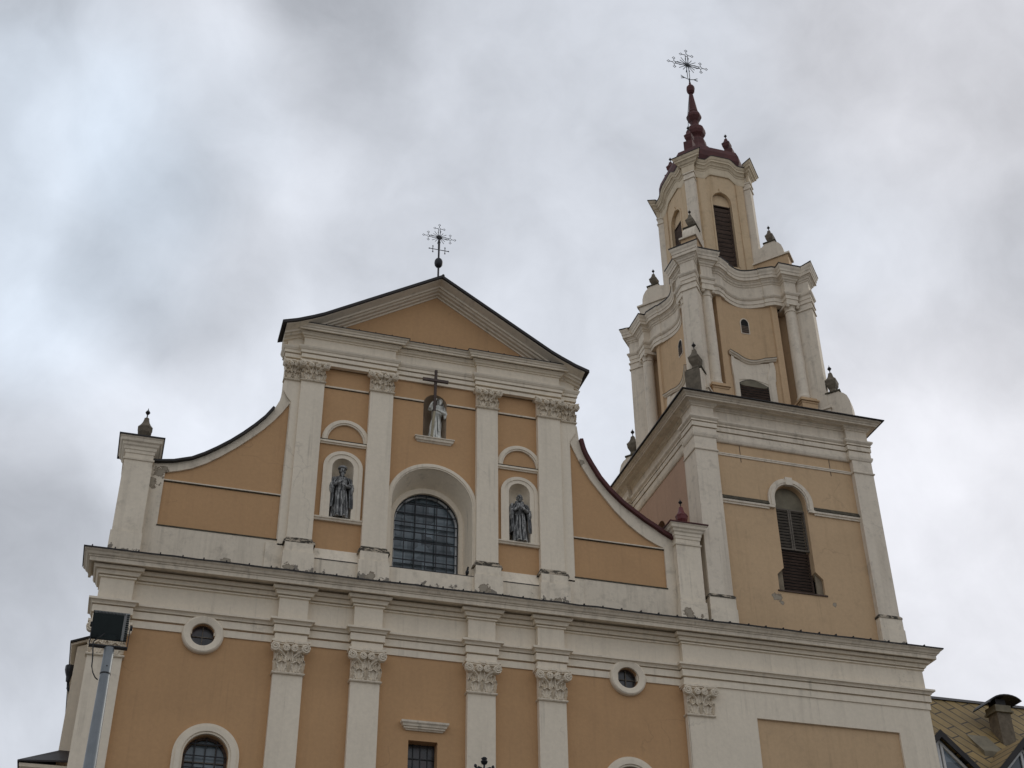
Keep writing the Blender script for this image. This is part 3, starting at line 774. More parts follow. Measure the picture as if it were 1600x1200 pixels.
# ================================================================= BELL TOWER
TX, TY = 20.96, 39.56
T0, T1 = 17.53, 24.37
tower = empty('bell_tower', (TX, TY, 18.8), 'tall three-stage bell tower with louvred windows and dark red spire', 'bell tower')
tfy, tpy = 36.0, 35.8
th = [[(20.16, 20.58), (21.84, 20.58), (21.84, 21.16), (21.58, 21.42), (21.58, 24.0)] + arcpts(21.0, 24.0, .58, .62, 20)[1:-1] + [(20.42, 24.0), (20.42, 21.42), (20.16, 21.16)]]
MB().wall([(T0+.1, 18.7), (T1-.1, 18.7), (T1-.1, 26.1), (T0+.1, 26.1)], th, tfy, .4, back=False).build('front_wall', 'ochre_tower', tower)
lh = [[(y, z) for y, z in [(39.15, 22.6), (40.05, 22.6), (40.05, 24.1)] + arcpts(39.6, 24.1, .45, .5, 14)[1:-1] + [(39.15, 24.1)]]]
lw = MB(); lw.wall([(36.0, 18.7), (42.6, 18.7), (42.6, 26.1), (36.0, 26.1)], lh, 0, .35, back=False)
lw.v = [(T0+.17+(v[1]), v[0], v[2]) for v in lw.v]
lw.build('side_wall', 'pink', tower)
MB().box(T1-.4, T1-.15, 36.3, 42.5, 18.7, 26.1).build('side_wall', 'ochre_tower', tower)
MB().box(T0+.6, T1-.6, 42.0, 42.5, 18.7, 26.1).build('rear_wall', 'ochre_tower', tower)
MB().box(T0+.55, T0+.6, 38.9, 40.3, 22.3, 25.0).build('side_louvre', 'void', tower)
# corner pilasters
for a, c, y0, y1 in ((T0, 18.36, tpy, 36.75), (23.60, T1, tpy, 36.75), (T0, 18.36, 41.9, 42.8)):
    p = MB().box(a, c, y0, y1, 18.8, 26.0)
    po = p.build('corner_pilaster', 'cream_tower', tower)
    if y0 < 40:
        q = MB().box(a-.045, c+.07, y0-.06, y1+.05, 18.8, 19.55); q.box(a-.03, c+.05, y0-.04, y1+.03, 19.55, 19.93)
        q.build('pedestal', 'cream_peel', po)
        MB().sweep([(a, y1), (a, y0), (c, y0), (c, tfy)], [(-.05, 19.93), (.06, 19.93), (.06, 19.99), (.015, 20.05), (-.05, 20.05)]).build('base_moulding', 'sooty', po)
    MB().sweep([(a, y1), (a, y0), (c, y0), (c, y1)], [(-.03, 25.46), (.035, 25.46), (.045, 25.50), (.02, 25.53), (-.03, 25.53)]).build('astragal', 'cream_tower', po)
# entablature path: corner ressauts
def tpath(e, wdt):
    x0, x1, y0, y1 = T0, T1, tpy, 42.8
    return [(x0, y1), (x0, y1-wdt), (x0+e, y1-wdt), (x0+e, y0+wdt), (x0, y0+wdt), (x0, y0), (x0+wdt, y0), (x0+wdt, y0+e), (x1-wdt, y0+e), (x1-wdt, y0), (x1, y0), (x1, y0+wdt), (x1-e, y0+wdt), (x1-e, y1-wdt), (x1, y1-wdt), (x1, y1), (x1-wdt, y1), (x1-wdt, y1-e), (x0+wdt, y1-e), (x0+wdt, y1)]
tp = tpath(.15, .84)
MB().sweep(tp, [(-.3, 25.97), (.0, 25.97), (.03, 26.0), (.06, 26.08), (.065, 26.14), (.02, 26.15), (.02, 26.35), (-.04, 26.355), (-.04, 26.385), (.05, 26.39), (.05, 26.555), (-.01, 26.56), (-.01, 26.59), (.07, 26.595), (.055, 26.66), (.10, 26.70), (.13, 26.74), (.13, 26.80), (-.3, 26.83)], closed=True).build('architrave', 'cream_tower', tower)
MB().sweep(tp, [(-.3, 26.82), (0, 26.82), (0, 27.22), (.04, 27.23), (.045, 27.27), (.10, 27.30), (.12, 27.34), (.12, 27.36), (-.3, 27.36)], closed=True).build('frieze', 'cream_tower', tower)
tc_ = [(T0, 42.8), (T0, tpy), (T1, tpy), (T1, 42.8)]
tcor = MB().sweep(tc_, [(-.5, 27.34), (.14, 27.34), (.16, 27.36), (.30, 27.365), (.30, 27.42), (.33, 27.43), (.36, 27.47), (.43, 27.50), (.44, 27.55), (-.5, 27.58)], closed=True).build('cornice', 'cream_tower', tower)
MB().sweep(tc_, [(.50, 27.535), (.52, 27.535), (.52, 27.57), (-1.8, 27.72), (-1.8, 27.69), (.50, 27.56)], closed=True).build('flashing', 'darkmetal', tcor)
MB().box(T0+.2, T1-.2, tpy+.2, 42.6, 27.4, 27.66).build('stage_floor', 'darkmetal', tower)
q = MB()
for xx in (19.32, 22.78): MB().box(xx-.009, xx+.009, tfy-.012, tfy+.02, 25.30, 25.97).build('tie_iron', 'crosswood', tower)  # thin brown strips drawn as rust stains on the wall
# string courses
MB().sweep([(18.36, tfy), (23.60, tfy)], [(-.02, 25.47), (.03, 25.47), (.035, 25.52), (.05, 25.53), (.05, 25.57), (-.02, 25.59)]).build('string_course', 'cream_tower', tower)
for a, c in ((18.36, 20.16), (21.86, 23.60)):
    so = MB().sweep([(a, tfy), (c, tfy)], [(-.02, 23.58), (.05, 23.58), (.055, 23.64), (.09, 23.65), (.10, 23.71), (-.02, 23.86)]).build('string_course', 'cream_tower', tower)
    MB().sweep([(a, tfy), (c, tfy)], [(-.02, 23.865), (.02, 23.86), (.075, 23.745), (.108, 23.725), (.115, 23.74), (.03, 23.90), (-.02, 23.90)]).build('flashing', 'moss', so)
# tower louvred window
wa = MB().archband(21.0, 24.0, .61, .84, tfy-.085, tfy+.03, 23.72, hi=.64, ho=.86)
wa.archband(21.0, 24.0, .67, .76, tfy-.11, tfy-.08, 23.74, hi=.70, ho=.79)
wa.box(20.87, 21.13, tfy-.125, tfy, 24.60, 24.90)
for sx in (-1, 1): wa.box(21.0+sx*.755-.12, 21.0+sx*.755+.12, tfy-.10, tfy, 23.64, 23.74)
wo = wa.build('belfry_window', 'cream_tower', tower, 30)
MB().prism([(20.4, 23.78), (21.6, 23.78)] + arcpts(21.0, 24.0, .60, .66, 16), tfy+.20, tfy+.24).build('tympanum_board', 'olive', wo)
MB().box(20.1, 21.9, tfy+.42, tfy+.45, 20.4, 24.7).build('dark_void', 'void', wo)
def louvres(x0, x1, z0, z1, y, step, slat, mat, par, name, tilt=38, frame=.05, rot=None, zt=None):
    b = MB(); z = z0+step*.5
    rm = Matrix.Rotation(R(tilt), 3, 'X')
    while z < z1-step*.2:
        b.box(x0+frame*.5, x1-frame*.5, y+.03, y+.045, z-slat/2, z+slat/2, rot=rm); z += step
    if frame:
        b.box(x0, x0+frame, y, y+.07, z0, z1); b.box(x1-frame, x1, y, y+.07, z0, z1)
        b.box(x0+frame, x1-frame, y, y+.07, z0, z0+frame); b.box(x0+frame, x1-frame, y, y+.07, z1-frame, z1)
    if rot: b.v = [rot(v) for v in b.v]
    return b.build(name, mat, par)
louvres(20.42, 20.99, 22.22, 23.79, tfy+.16, .112, .066, 'greywood', wo, 'shutter')
louvres(21.01, 21.58, 22.22, 23.79, tfy+.16, .112, .066, 'greywood', wo, 'shutter')
louvres(20.40, 21.60, 20.60, 22.20, tfy+.26, .112, .066, 'wood', wo, 'louvre', frame=.045)
q = MB()
for sx in (-1, 1):
    q.prism([(21+sx*.60, 20.6), (21+sx*.83, 20.6), (21+sx*.83, 21.16), (21+sx*.60, 21.40)], tfy+.10, tfy+.15)
q.build('side_board', 'sideboard', wo)
MB().box(20.10, 21.90, tfy-.04, tfy+.3, 20.54, 20.585).build('sill', 'wood', wo)

# --- symmetric four-sided builder around the tower axis
def quad(fn):
    """fn(k) gives local (x,y) in the front face system; returns function rotating by k quarter turns"""
    pass
LANT = [1.0, 1.0]
def rotk(x, y, k):
    for _ in range(k): x, y = -y, x       # quarter turn counter-clockwise
    return (TX+x*.965*LANT[0], TY+y*1.09*LANT[1])
def ring4(face, kz=False):
    """face: list of (x,y[,dz]) from left to right in the front (-y) face; chained over the four faces going right (ccw seen from above)"""
    out_ = []
    for k in range(4):
        for p in face:
            a = rotk(p[0], p[1], k); out_.append((a[0], a[1], p[2]) if len(p) > 2 else a)
    return out_
# stage two plan
PD, PH = 2.72, .285          # pier centre along each axis, half width
s2 = math.sqrt(.5)
def pier_pts(d, h):          # front-left pier face from left to right
    return [(-d-h*s2, -d+h*s2), (-d+h*s2, -d-h*s2)]
def arc_face(hw, ye, yc, n=16):
    return [(-hw+2*hw*i/n, ye+(yc-ye)*(math.cos(PI*(-hw+2*hw*i/n)/(2*hw)))) for i in range(n+1)]
pf = pier_pts(PD, PH)
inner = (-2.08, -2.30)
core = ring4([(-2.15, -2.35), (-1.50, -1.62), (-1.33, -2.26), (-1.10, -2.26)] + arc_face(1.07, -2.18, -1.86) + [(1.10, -2.26), (1.36, -2.26), (1.50, -1.62), (2.15, -2.35)])
stage2 = MB().prism(core, 27.62, 33.7, 'z').build('middle_stage_wall', 'ochre_tower', tower)
def pier_poly(k, d, h, back):
    a = [(-d-h*s2, -d+h*s2), (-d+h*s2, -d-h*s2), (-d+h*s2+back*s2, -d-h*s2+back*s2), (-d-h*s2+back*s2, -d+h*s2+back*s2)]
    return [rotk(x, y, k) for x, y in a]
for k in range(4):
    pm = MB().prism(pier_poly(k, PD, PH, .78), 28.55, 33.46, 'z')
    po = pm.build('corner_pier', 'cream_tower', stage2)
    q = MB().prism(pier_poly(k, PD+.05, PH+.05, .78), 27.6, 28.45, 'z'); q.prism(pier_poly(k, PD+.08, PH+.10, .78), 28.445, 28.52, 'z'); q.prism(pier_poly(k, PD+.03, PH+.04, .78), 28.515, 28.60, 'z')
    q.build('pier_base', 'cream_tower', stage2)
    q = MB().prism(pier_poly(k, PD+.03, PH+.04, .78), 33.12, 33.17, 'z'); q.prism(pier_poly(k, PD+.008, PH+.01, .78), 33.16, 33.43, 'z'); q.prism(pier_poly(k, PD+.035, PH+.045, .78), 33.42, 33.475, 'z')
    q.build('pier_neck', 'cream_tower', stage2)
    for sx in (-1, 1):
        cx, cy = rotk(sx*1.85, -2.42, k)
        c = MB().lathe([(.285, 28.95), (.285, 29.02), (.255, 29.05), (.27, 29.10), (.27, 29.14), (.235, 29.18), (.23, 29.3), (.23, 31), (.212, 33.0), (.21, 33.08), (.24, 33.10), (.24, 33.14), (.21, 33.16), (.215, 33.28), (.25, 33.36)], cx, cy, 28)
        co_ = c.build('column', 'cream_tower', tower, 40)
        q = MB()
        pts = [rotk(sx*1.85+dx, -2.42+dy, k) for dx, dy in ((-.29, -.27), (.29, -.27), (.29, .5), (-.29, .5))]
        q.prism(pts, 33.34, 33.46, 'z')
        for e in (-1, 1):
            u, v_ = rotk(sx*1.85+e*.22, -2.62, k)
            q.ell((u, v_, 33.30), (.075, .075, .075), 8, 6)
        q.build('capital', 'cream_tower', co_)
        q = MB()
        for ex, z0, z1 in ((.33, 27.62, 28.72), (.35, 28.72, 28.80), (.40, 28.80, 28.86), (.34, 28.86, 28.96)):
            q.prism([rotk(sx*1.85+dx, -2.42+dy, k) for dx, dy in ((-ex*.98, -ex), (ex*.98, -ex), (ex*.98, .5), (-ex*.98, .5))], z0, z1, 'z')
        q.build('column_pedestal', 'ochre_tower', co_)
# stage two entablature
bx0, bx1, bf = 1.60, 2.10, -2.66
fpath = pf + [(-bx1, -2.47), (-bx1, bf), (-bx0, bf), (-bx0, -2.38), (-1.22, -2.38), (-.90, -2.22)] + arc_face(.88, -2.17, -1.87, 18) + [(.90, -2.22), (1.22, -2.38), (bx0, -2.38), (bx0, bf), (bx1, bf), (bx1, -2.47)]
rp2 = ring4(fpath)
MB().sweep(rp2, [(-.25, 33.47), (0, 33.47), (0, 33.62), (.025, 33.63), (.025, 33.80), (.05, 33.81), (.09, 33.87), (.10, 33.93), (-.25, 33.95)], closed=True).build('architrave', 'cream_tower', tower)
MB().sweep(rp2, [(-.25, 33.94), (0, 33.94), (0, 34.46), (.03, 34.48), (.04, 34.53), (.08, 34.56), (.10, 34.62), (.10, 34.65), (-.25, 34.65)], closed=True).build('frieze', 'cream_tower', tower)
c2 = MB().sweep(rp2, [(-.25, 34.64), (.12, 34.64), (.14, 34.68), (.20, 34.70), (.20, 34.82), (.225, 34.84), (.235, 34.93), (.27, 35.00), (.285, 35.06), (.285, 35.13), (-.25, 35.16)], closed=True).build('cornice', 'cream_tower', tower)
MB().sweep(rp2, [(.29, 35.10), (.305, 35.10), (.305, 35.15), (-.2, 35.24), (-.2, 35.2), (.29, 35.13)], closed=True).build('flashing', 'darkmetal', c2)
MB().prism(ring4([(-2.4, -2.4), (-1.9, -2.3), (-1.2, -2.1), (0, -1.8), (1.2, -2.1), (1.9, -2.3)]), 33.5, 35.23, 'z').build('stage_floor', 'darkmetal', tower)
# stage two windows: hood, surround, louvres on each face (front and left in view)
def on_face(k, off=0.0):
    """map (u, d, z) with d measured outward from the concave wall of stage two"""
    def f(v):
        u, d, z = v
        y = -2.20+(-1.86+2.20)*math.cos(PI*max(-1.14, min(1.14, u))/(2*1.14)) - d
        a = rotk(u, y, k); return (a[0], a[1], z)
    return f
def curved_plate(poly_rows, d0, d1, k, mat, name, par):
    """poly_rows: list of (z, u_left, u_right) rows -> plate following the concave wall"""
    b = MB(); f = on_face(k); nu = 10; vs = []
    for d in (d0, d1):
        for z, ul, ur in poly_rows:
            for i in range(nu+1): vs.append(f((ul+(ur-ul)*i/nu, d, z)))
    m = len(poly_rows); st = m*(nu+1); fs = []
    for o in (0, st):
        fs += [(o+j*(nu+1)+i, o+j*(nu+1)+i+1, o+(j+1)*(nu+1)+i+1, o+(j+1)*(nu+1)+i) for j in range(m-1) for i in range(nu)]
    for i in range(nu): fs += [(i, i+1, st+i+1, st+i), ((m-1)*(nu+1)+i, (m-1)*(nu+1)+i+1, st+(m-1)*(nu+1)+i+1, st+(m-1)*(nu+1)+i)]
    for j in range(m-1):
        for e in (0, nu): fs.append((j*(nu+1)+e, (j+1)*(nu+1)+e, st+(j+1)*(nu+1)+e, st+j*(nu+1)+e))
    b.add(vs, fs); return b.build(name, mat, par)
for k in (0, 3, 1, 2):
    sw = curved_plate([(32.20, -.155, .235), (32.75, -.155, .235), (32.85, -.12, .20), (32.92, -.06, .14), (32.95, 0, .08)], .006, .02, k, 'cream_tower', 'slit_window', tower)
    curved_plate([(32.24, -.115, .195), (32.56, -.115, .195)], .022, .032, k, 'wood', 'louvre', sw)
    curved_plate([(32.56, -.115, .195), (32.74, -.115, .195), (32.84, -.07, .15), (32.90, 0.0, .08)], .022, .03, k, 'void', 'opening', sw)
    for z in (32.30, 32.38, 32.46, 32.54): curved_plate([(z, -.11, .19), (z+.025, -.11, .19)], .03, .05, k, 'greywood', 'slat', sw)
    sr = curved_plate([(27.7, -.90, .90), (29.9, -.90, .90), (29.95, -.93, .93), (30.5, -.94, .94), (30.78, -.90, .90)], .005, .06, k, 'cream_tower', 'window_surround', tower)
    for sx in (-1, 1):
        rows = [(27.7, .63, .88), (29.8, .63, .88), (30.15, .64, .92), (30.4, .70, .94), (30.6, .76, .93), (30.80, .76, .90)]
        curved_plate([(z, min(sx*a, sx*c), max(sx*a, sx*c)) for z, a, c in rows], .06, .09, k, 'cream_tower', 'jamb', sr)
    # hood: straight ends and a bowed middle
    hb = MB(); f = on_face(k); pr = [(.05, 0), (.10, .0), (.13, .05), (.17, .06), (.19, .12), (.05, .16)]
    us = [-1.0+2.0*i/24 for i in range(25)]
    def hz(u): return 30.83 + (0.0 if abs(u) > .58 else -.11*math.cos(PI*u/1.16))
    vs = [f((u, d, hz(u)+z)) for u in us for d, z in pr]; kk = len(pr)
    fs = [(i*kk+j, (i+1)*kk+j, (i+1)*kk+(j+1) % kk, i*kk+(j+1) % kk) for i in range(24) for j in range(kk)] + [tuple(range(kk)), tuple(range(24*kk, 25*kk))]
    hb.add(vs, fs); hb.build('hood', 'cream_tower', sr)
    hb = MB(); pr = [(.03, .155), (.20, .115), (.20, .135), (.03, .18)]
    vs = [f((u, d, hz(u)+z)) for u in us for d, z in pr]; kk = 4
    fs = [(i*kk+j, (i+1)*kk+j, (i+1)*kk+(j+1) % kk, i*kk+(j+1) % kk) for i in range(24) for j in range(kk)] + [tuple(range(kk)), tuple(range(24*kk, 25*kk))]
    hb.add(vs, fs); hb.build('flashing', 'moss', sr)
    curved_plate([(27.7, -.62, .62), (29.05, -.62, .62), (29.70, -.62, .62), (29.84, -.45, .45), (29.95, -.25, .25), (30.01, -.04, .04)], .062, .075, k, 'void', 'opening', sr)
    curved_plate([(29.64, -.58, .58), (29.70, -.58, .58), (29.81, -.44, .44), (29.92, -.24, .24), (29.98, -.04, .04)], .076, .09, k, 'olive', 'tympanum_board', sr)
    ar = MB(); rows = []
    for i in range(15):
        u = -.78+1.56*i/14; rows.append((u, 29.62+.42*math.cos(PI*u/2/.95)-.02))
    vs = []
    for u, z in rows: vs += [f((u, .06, z)), f((u, .08, z)), f((u, .08, z+.16)), f((u, .06, z+.16))]
    ar.add(vs, [(i*4+j, (i+1)*4+j, (i+1)*4+(j+1) % 4, i*4+(j+1) % 4) for i in range(14) for j in range(4)] + [(0, 1, 2, 3), (56, 57, 58, 59)])
    ar.build('arch', 'cream_tower', sr)
    lb = MB(); rm = Matrix.Rotation(R(38), 3, 'X'); z = 27.8
    while z < 29.62:
        lb.box(-.60, .60, .05, .065, z-.032, z+.032, rot=rm); z += .11
    lb.v = [f((v[0], .14-v[1], v[2])) for v in lb.v]
    lb.build('louvre', 'wood', sr)
# scroll buttresses: radial profile (per-axis distance, z) with a thickness across
def scroll(k, prof, th, mat, par, name):
    b = MB(); n = len(prof); vs = []
    for sg in (-1, 1):
        for p, z in prof:
            a = rotk(-p - sg*th*s2, -p + sg*th*s2, k); vs.append((a[0], a[1], z))
    tri = tessellate_polygon([[Vector((p, z, 0)) for p, z in prof]])
    fs = [tuple(t) for t in tri] + [tuple(i+n for i in t) for t in tri] + [(i, (i+1) % n, n+(i+1) % n, n+i) for i in range(n)]
    b.add(vs, fs); return b.build(name, mat, par, 30)
prof1 = [(2.3, 27.62), (2.3, 29.2), (2.40, 28.98), (2.50, 28.86), (2.58, 28.86), (2.66, 28.93), (2.70, 29.02), (2.70, 29.12), (3.04, 29.12), (3.06, 29.05), (3.14, 28.98), (3.22, 28.84), (3.27, 28.62), (3.29, 28.36), (3.29, 27.62)]
prof2 = [(1.2, 35.1), (1.2, 37.15), (1.30, 37.0), (1.40, 36.9), (1.50, 36.88), (1.58, 36.92), (1.65, 36.99), (1.66, 37.06), (1.98, 37.06), (2.0, 36.98), (2.08, 36.88), (2.15, 36.72), (2.19, 36.5), (2.20, 36.24), (2.20, 36.1)]
def urn(mat, x, y, z, s, label, group, axis45=True, square=True):
    """weathered square finial: foot, bulb, concave neck, small ball with a point"""
    n = 4 if square else 8
    a0 = PI/4 + (PI/4 if axis45 else 0)
    if n == 8: a0 = PI/8
    o = empty('urn_finial', (x, y, z), label, 'finial', group)
    k = 1.25 if n == 4 else 1.05
    prof = [(.13, 0), (.13, .10), (.12, .16), (.15, .20), (.21, .30), (.225, .40), (.235, .42), (.235, .46), (.21, .48), (.15, .55), (.11, .62), (.085, .70), (.075, .76), (.02, .80)]
    b = MB().lathe([(r*k*s, z+h*s*1.22) for r, h in prof], x, y, n, a0)
    b.build('urn_body', mat, o)
    zz = z+.20*s; q = MB().lathe([(.02*s, zz+.74*s), (.02*s, zz+.88*s), (.05*s, zz+.90*s), (.08*s, zz+.955*s), (.05*s, zz+1.01*s), (.016*s, zz+1.05*s), (.006*s, zz+1.12*s)], x, y, 10)
    q.build('tip_ball', 'darkmetal', o, 40)
    q = MB().box(x-.16*s, x+.16*s, y-.16*s, y+.16*s, z-.05*s, z+.02*s, rot=Matrix.Rotation(PI/4 if axis45 else 0, 3, 'Z'), piv=(x, y, z))
    q.build('foot', mat, o)
    return o
names = {0: 'front', 1: 'right', 2: 'back', 3: 'left'}
for k in range(4):
    so = scroll(k, prof1, .26, 'cream_tower', tower, 'scroll_buttress')
    q = scroll(k, [(2.68, 29.11), (3.08, 29.11), (3.08, 29.17), (2.68, 29.17)], .30, 'moss', so, 'scroll_cap')
    if k == 0: scroll(k, [(3.20, 27.62), (3.20, 28.9), (3.30, 28.9), (3.315, 28.7), (3.315, 27.62)], .265, 'urn', so, 'scroll_end')
    so = scroll(k, prof2, .26, 'cream_tower', tower, 'scroll_buttress')
    scroll(k, [(1.1, 35.1), (1.1, 36.12), (2.30, 36.12), (2.30, 35.1)], .30, 'cream_tower' if k == 3 else 'ochre_tower', so, 'scroll_base')
    scroll(k, [(1.1, 36.12), (1.1, 36.2), (2.36, 36.2), (2.36, 36.12)], .36, 'cream_tower', so, 'scroll_ledge')
    scroll(k, [(1.64, 37.05), (2.02, 37.05), (2.02, 37.10), (1.64, 37.10)], .30, 'moss', so, 'scroll_cap')
GU1 = 'urn finials on the corners of the tower cornice'; GU2 = 'urn finials on the corners of the middle stage'
LB1 = ['brown urn at the near corner of the lower tower cornice, before the columns', 'brown urn on a scroll at the right end of the lower tower cornice', None, 'brown urn at the far left end of the lower tower cornice']
LB2 = ['mossy urn on a stepped block before the left belfry louvre', 'small urn on a curved scroll right of the top belfry stage', None, 'small urn on a curved scroll left of the top belfry stage']
for k in (0, 1, 3):
    a = rotk(-2.87, -2.87, k); urn('urn', a[0], a[1], 29.20, 1.0, LB1[k], GU1)
    a = rotk(-1.83, -1.83, k); urn('urn', a[0], a[1], 37.10, .80, LB2[k], GU2)

# --- lantern stage
LANT[:] = [1.03, 1.045]
LD, LH = 1.44, .21
lcore = ring4([(-1.22, -1.22), (-1.12, -1.36), (-1.04, -1.45), (-.72, -1.45), (-.70, -1.41), (.70, -1.41), (.72, -1.45), (1.04, -1.45), (1.12, -1.36)])
# the wall plates of the four faces with an arched opening
lan = MB()
for k in range(4):
    t_ = MB().wall([(-1.04, 35.2), (1.04, 35.2), (1.04, 41.3), (-1.04, 41.3)], [[(-.46, 35.9), (.40, 35.9), (.40, 39.32)] + arcpts(-.03, 39.32, .43, .52, 18)[1:-1] + [(-.46, 39.32)]], -1.41, .3, back=False)
    lan.add([(rotk(v[0], v[1], k)[0], rotk(v[0], v[1], k)[1], v[2]) for v in t_.v], t_.f)
    for sx in (-1, 1):
        lan.prism([rotk(sx*a, y, k) for a, y in ((.70, -1.30), (.70, -1.455), (1.03, -1.455), (1.10, -1.38), (1.20, -1.22), (1.0, -1.2))], 35.2, 41.3, 'z')
lano = lan.build('lantern_wall', 'lantern', tower)
for k in range(4):
    a = MB().prism(pier_poly(k, LD, LH, .6), 35.2, 40.9, 'z')
    po = a.build('lantern_pier', 'cream_tower', lano)
    q = MB().prism(pier_poly(k, LD+.03, LH+.03, .6), 40.25, 40.30, 'z'); q.prism(pier_poly(k, LD+.008, LH+.01, .6), 40.29, 40.56, 'z'); q.prism(pier_poly(k, LD+.035, LH+.035, .6), 40.55, 40.615, 'z')
    q.build('pier_neck', 'cream_tower', lano)
    def ff(v, k=k):
        a = rotk(v[0], v[1], k); return (a[0], a[1], v[2])
    # opening: olive board above louvres, dark behind
    q = MB().prism([(-.45, 39.22), (.39, 39.22)] + arcpts(-.03, 39.32, .42, .50, 14), -1.28, -1.25); q.v = [ff(v) for v in q.v]
    bw = q.build('belfry_opening', 'lantern', tower)
    q = MB().box(-.5, .44, -1.12, -1.10, 35.3, 39.9); q.v = [ff(v) for v in q.v]; q.build('dark_void', 'void', bw)
    louvres(-.45, .39, 35.6, 39.22, -1.30, .235, .15, 'wood', bw, 'louvre', tilt=24, frame=.04, rot=ff)
    q = MB().archband(-.03, 39.32, .43, .50, -1.435, -1.40, 35.9, hi=.52, ho=.59); q.box(-.09, .03, -1.45, -1.40, 39.86, 40.06)
    q.v = [ff(v) for v in q.v]; q.build('arch_trim', 'lantern', bw)
def wave(u):
    a = abs(u)
    if a > .80: return -.20
    if a < .38: return .13
    t = (a-.38)/.42; return .13-.33*(t*t*(3-2*t))
lf = pier_pts(LD, LH+.04)
us = [-1.12+2.24*i/32 for i in range(33)]
def ywall(u): return -1.46
lpath = [(lf[0][0], lf[0][1], 0.0), (lf[1][0], lf[1][1], 0.0), (-1.20, -1.46, -.02), (-1.12, -1.46, -.16)] + [(u, ywall(u), wave(u)) for u in us[1:-1]] + [(1.12, -1.46, -.16), (1.20, -1.46, -.02)]
lp = ring4(lpath)
MB().sweep(lp, [(-.25, 40.62), (0.0, 40.62), (.015, 40.70), (.015, 40.98), (.04, 41.0), (.05, 41.05), (.10, 41.09), (.12, 41.15), (.12, 41.18), (-.25, 41.18)], closed=True).build('lantern_frieze', 'lantern_trim', tower)
lc = MB().sweep(lp, [(-.25, 41.17), (.13, 41.17), (.15, 41.21), (.185, 41.22), (.19, 41.31), (.22, 41.34), (.25, 41.42), (.26, 41.47), (-.25, 41.49)], closed=True).build('lantern_cornice', 'lantern_trim', tower)
MB().sweep(lp, [(.265, 41.455), (.28, 41.455), (.28, 41.485), (-.2, 41.52), (-.2, 41.5), (.265, 41.475)], closed=True).build('flashing', 'darkmetal', lc)
# dark red roof
def octo(rx, cut, z):
    a = [(-rx, -rx+cut), (-rx+cut, -rx)]
    return [(p[0], p[1], z) for p in ring4(a)]
rb = MB(); rings = [(1.40, .55, 41.1), (1.52, .60, 41.45), (1.58, .62, 41.70), (1.57, .62, 42.02), (1.50, .60, 42.30), (1.38, .56, 42.40), (1.15, .50, 42.44), (.86, .36, 42.50), (.84, .35, 43.02), (.58, .24, 43.08)]
vs = [p for r_ in rings for p in octo(*r_)]
rb.add(vs, [(j*8+i, j*8+(i+1) % 8, (j+1)*8+(i+1) % 8, (j+1)*8+i) for j in range(len(rings)-1) for i in range(8)] + [tuple(range(8)), tuple(range(72, 80))])
ro_ = rb.build('roof', 'maroon', tower)
b = MB()
for i in range(4):
    a = rotk(-.95, -.95, i)
    MB().box(a[0]-.2, a[0]+.2, a[1]-.2, a[1]+.2, 42.4, 42.95, rot=Matrix.Rotation(PI/4, 3, 'Z')).build('roof_block', 'maroon', ro_)
sp = MB().lathe([(.60, 42.9), (.62, 43.4), (.66, 43.47), (.60, 43.59), (.50, 43.69), (.44, 43.87), (.40, 44.22), (.30, 44.39), (.27, 44.47), (.31, 44.53), (.40, 44.63), (.445, 44.79), (.43, 44.97), (.34, 45.11), (.22, 45.21), (.19, 45.35), (.20, 45.49), (.26, 45.59), (.34, 45.75), (.345, 45.87), (.29, 45.99), (.22, 46.07), (.235, 46.15), (.21, 46.21), (.085, 47.29), (.05, 47.33), (.05, 47.37)], TX, TY, 8, PI/8)
spo = sp.build('spire', 'maroon', tower)
MB().lathe([(.05, 47.34), (.10, 47.37), (.17, 47.47), (.195, 47.63), (.185, 47.77), (.12, 47.87), (.05, 47.91), (.05, 48.07)], TX, TY, 10).build('spire_ball', 'maroon', spo)
MB().tube([(TX-.62, TY-.2, 43.87), (TX-.45, TY-.2, 44.67), (TX-.40, TY-.2, 45.67), (TX-.15, TY-.1, 47.17)], .015, 5).build('lightning_cable', 'iron', spo)
GU3 = 'small dark red finials on the lantern roof'
for k, lb in ((0, 'small dark red finial left of the spire foot on the lantern roof'), (1, 'small dark red finial standing apart at the right of the lantern roof'), (3, 'small dark red finial low at the left edge of the lantern roof')):
    a = rotk(-.9, -.9, k); urn('maroon', a[0], a[1], 42.95, .85, lb, GU3)
urn('urn', -.52, 36.0, 22.74, .95, 'brown stone urn on the pedestal at the left end of the curved wing', 'urn finials on the wing pedestals', axis45=False, square=False)
urn('red', 16.88, 36.0, 22.36, .86, 'bright red metal urn on the pedestal between right wing and tower', 'urn finials on the wing pedestals', axis45=True, square=False)

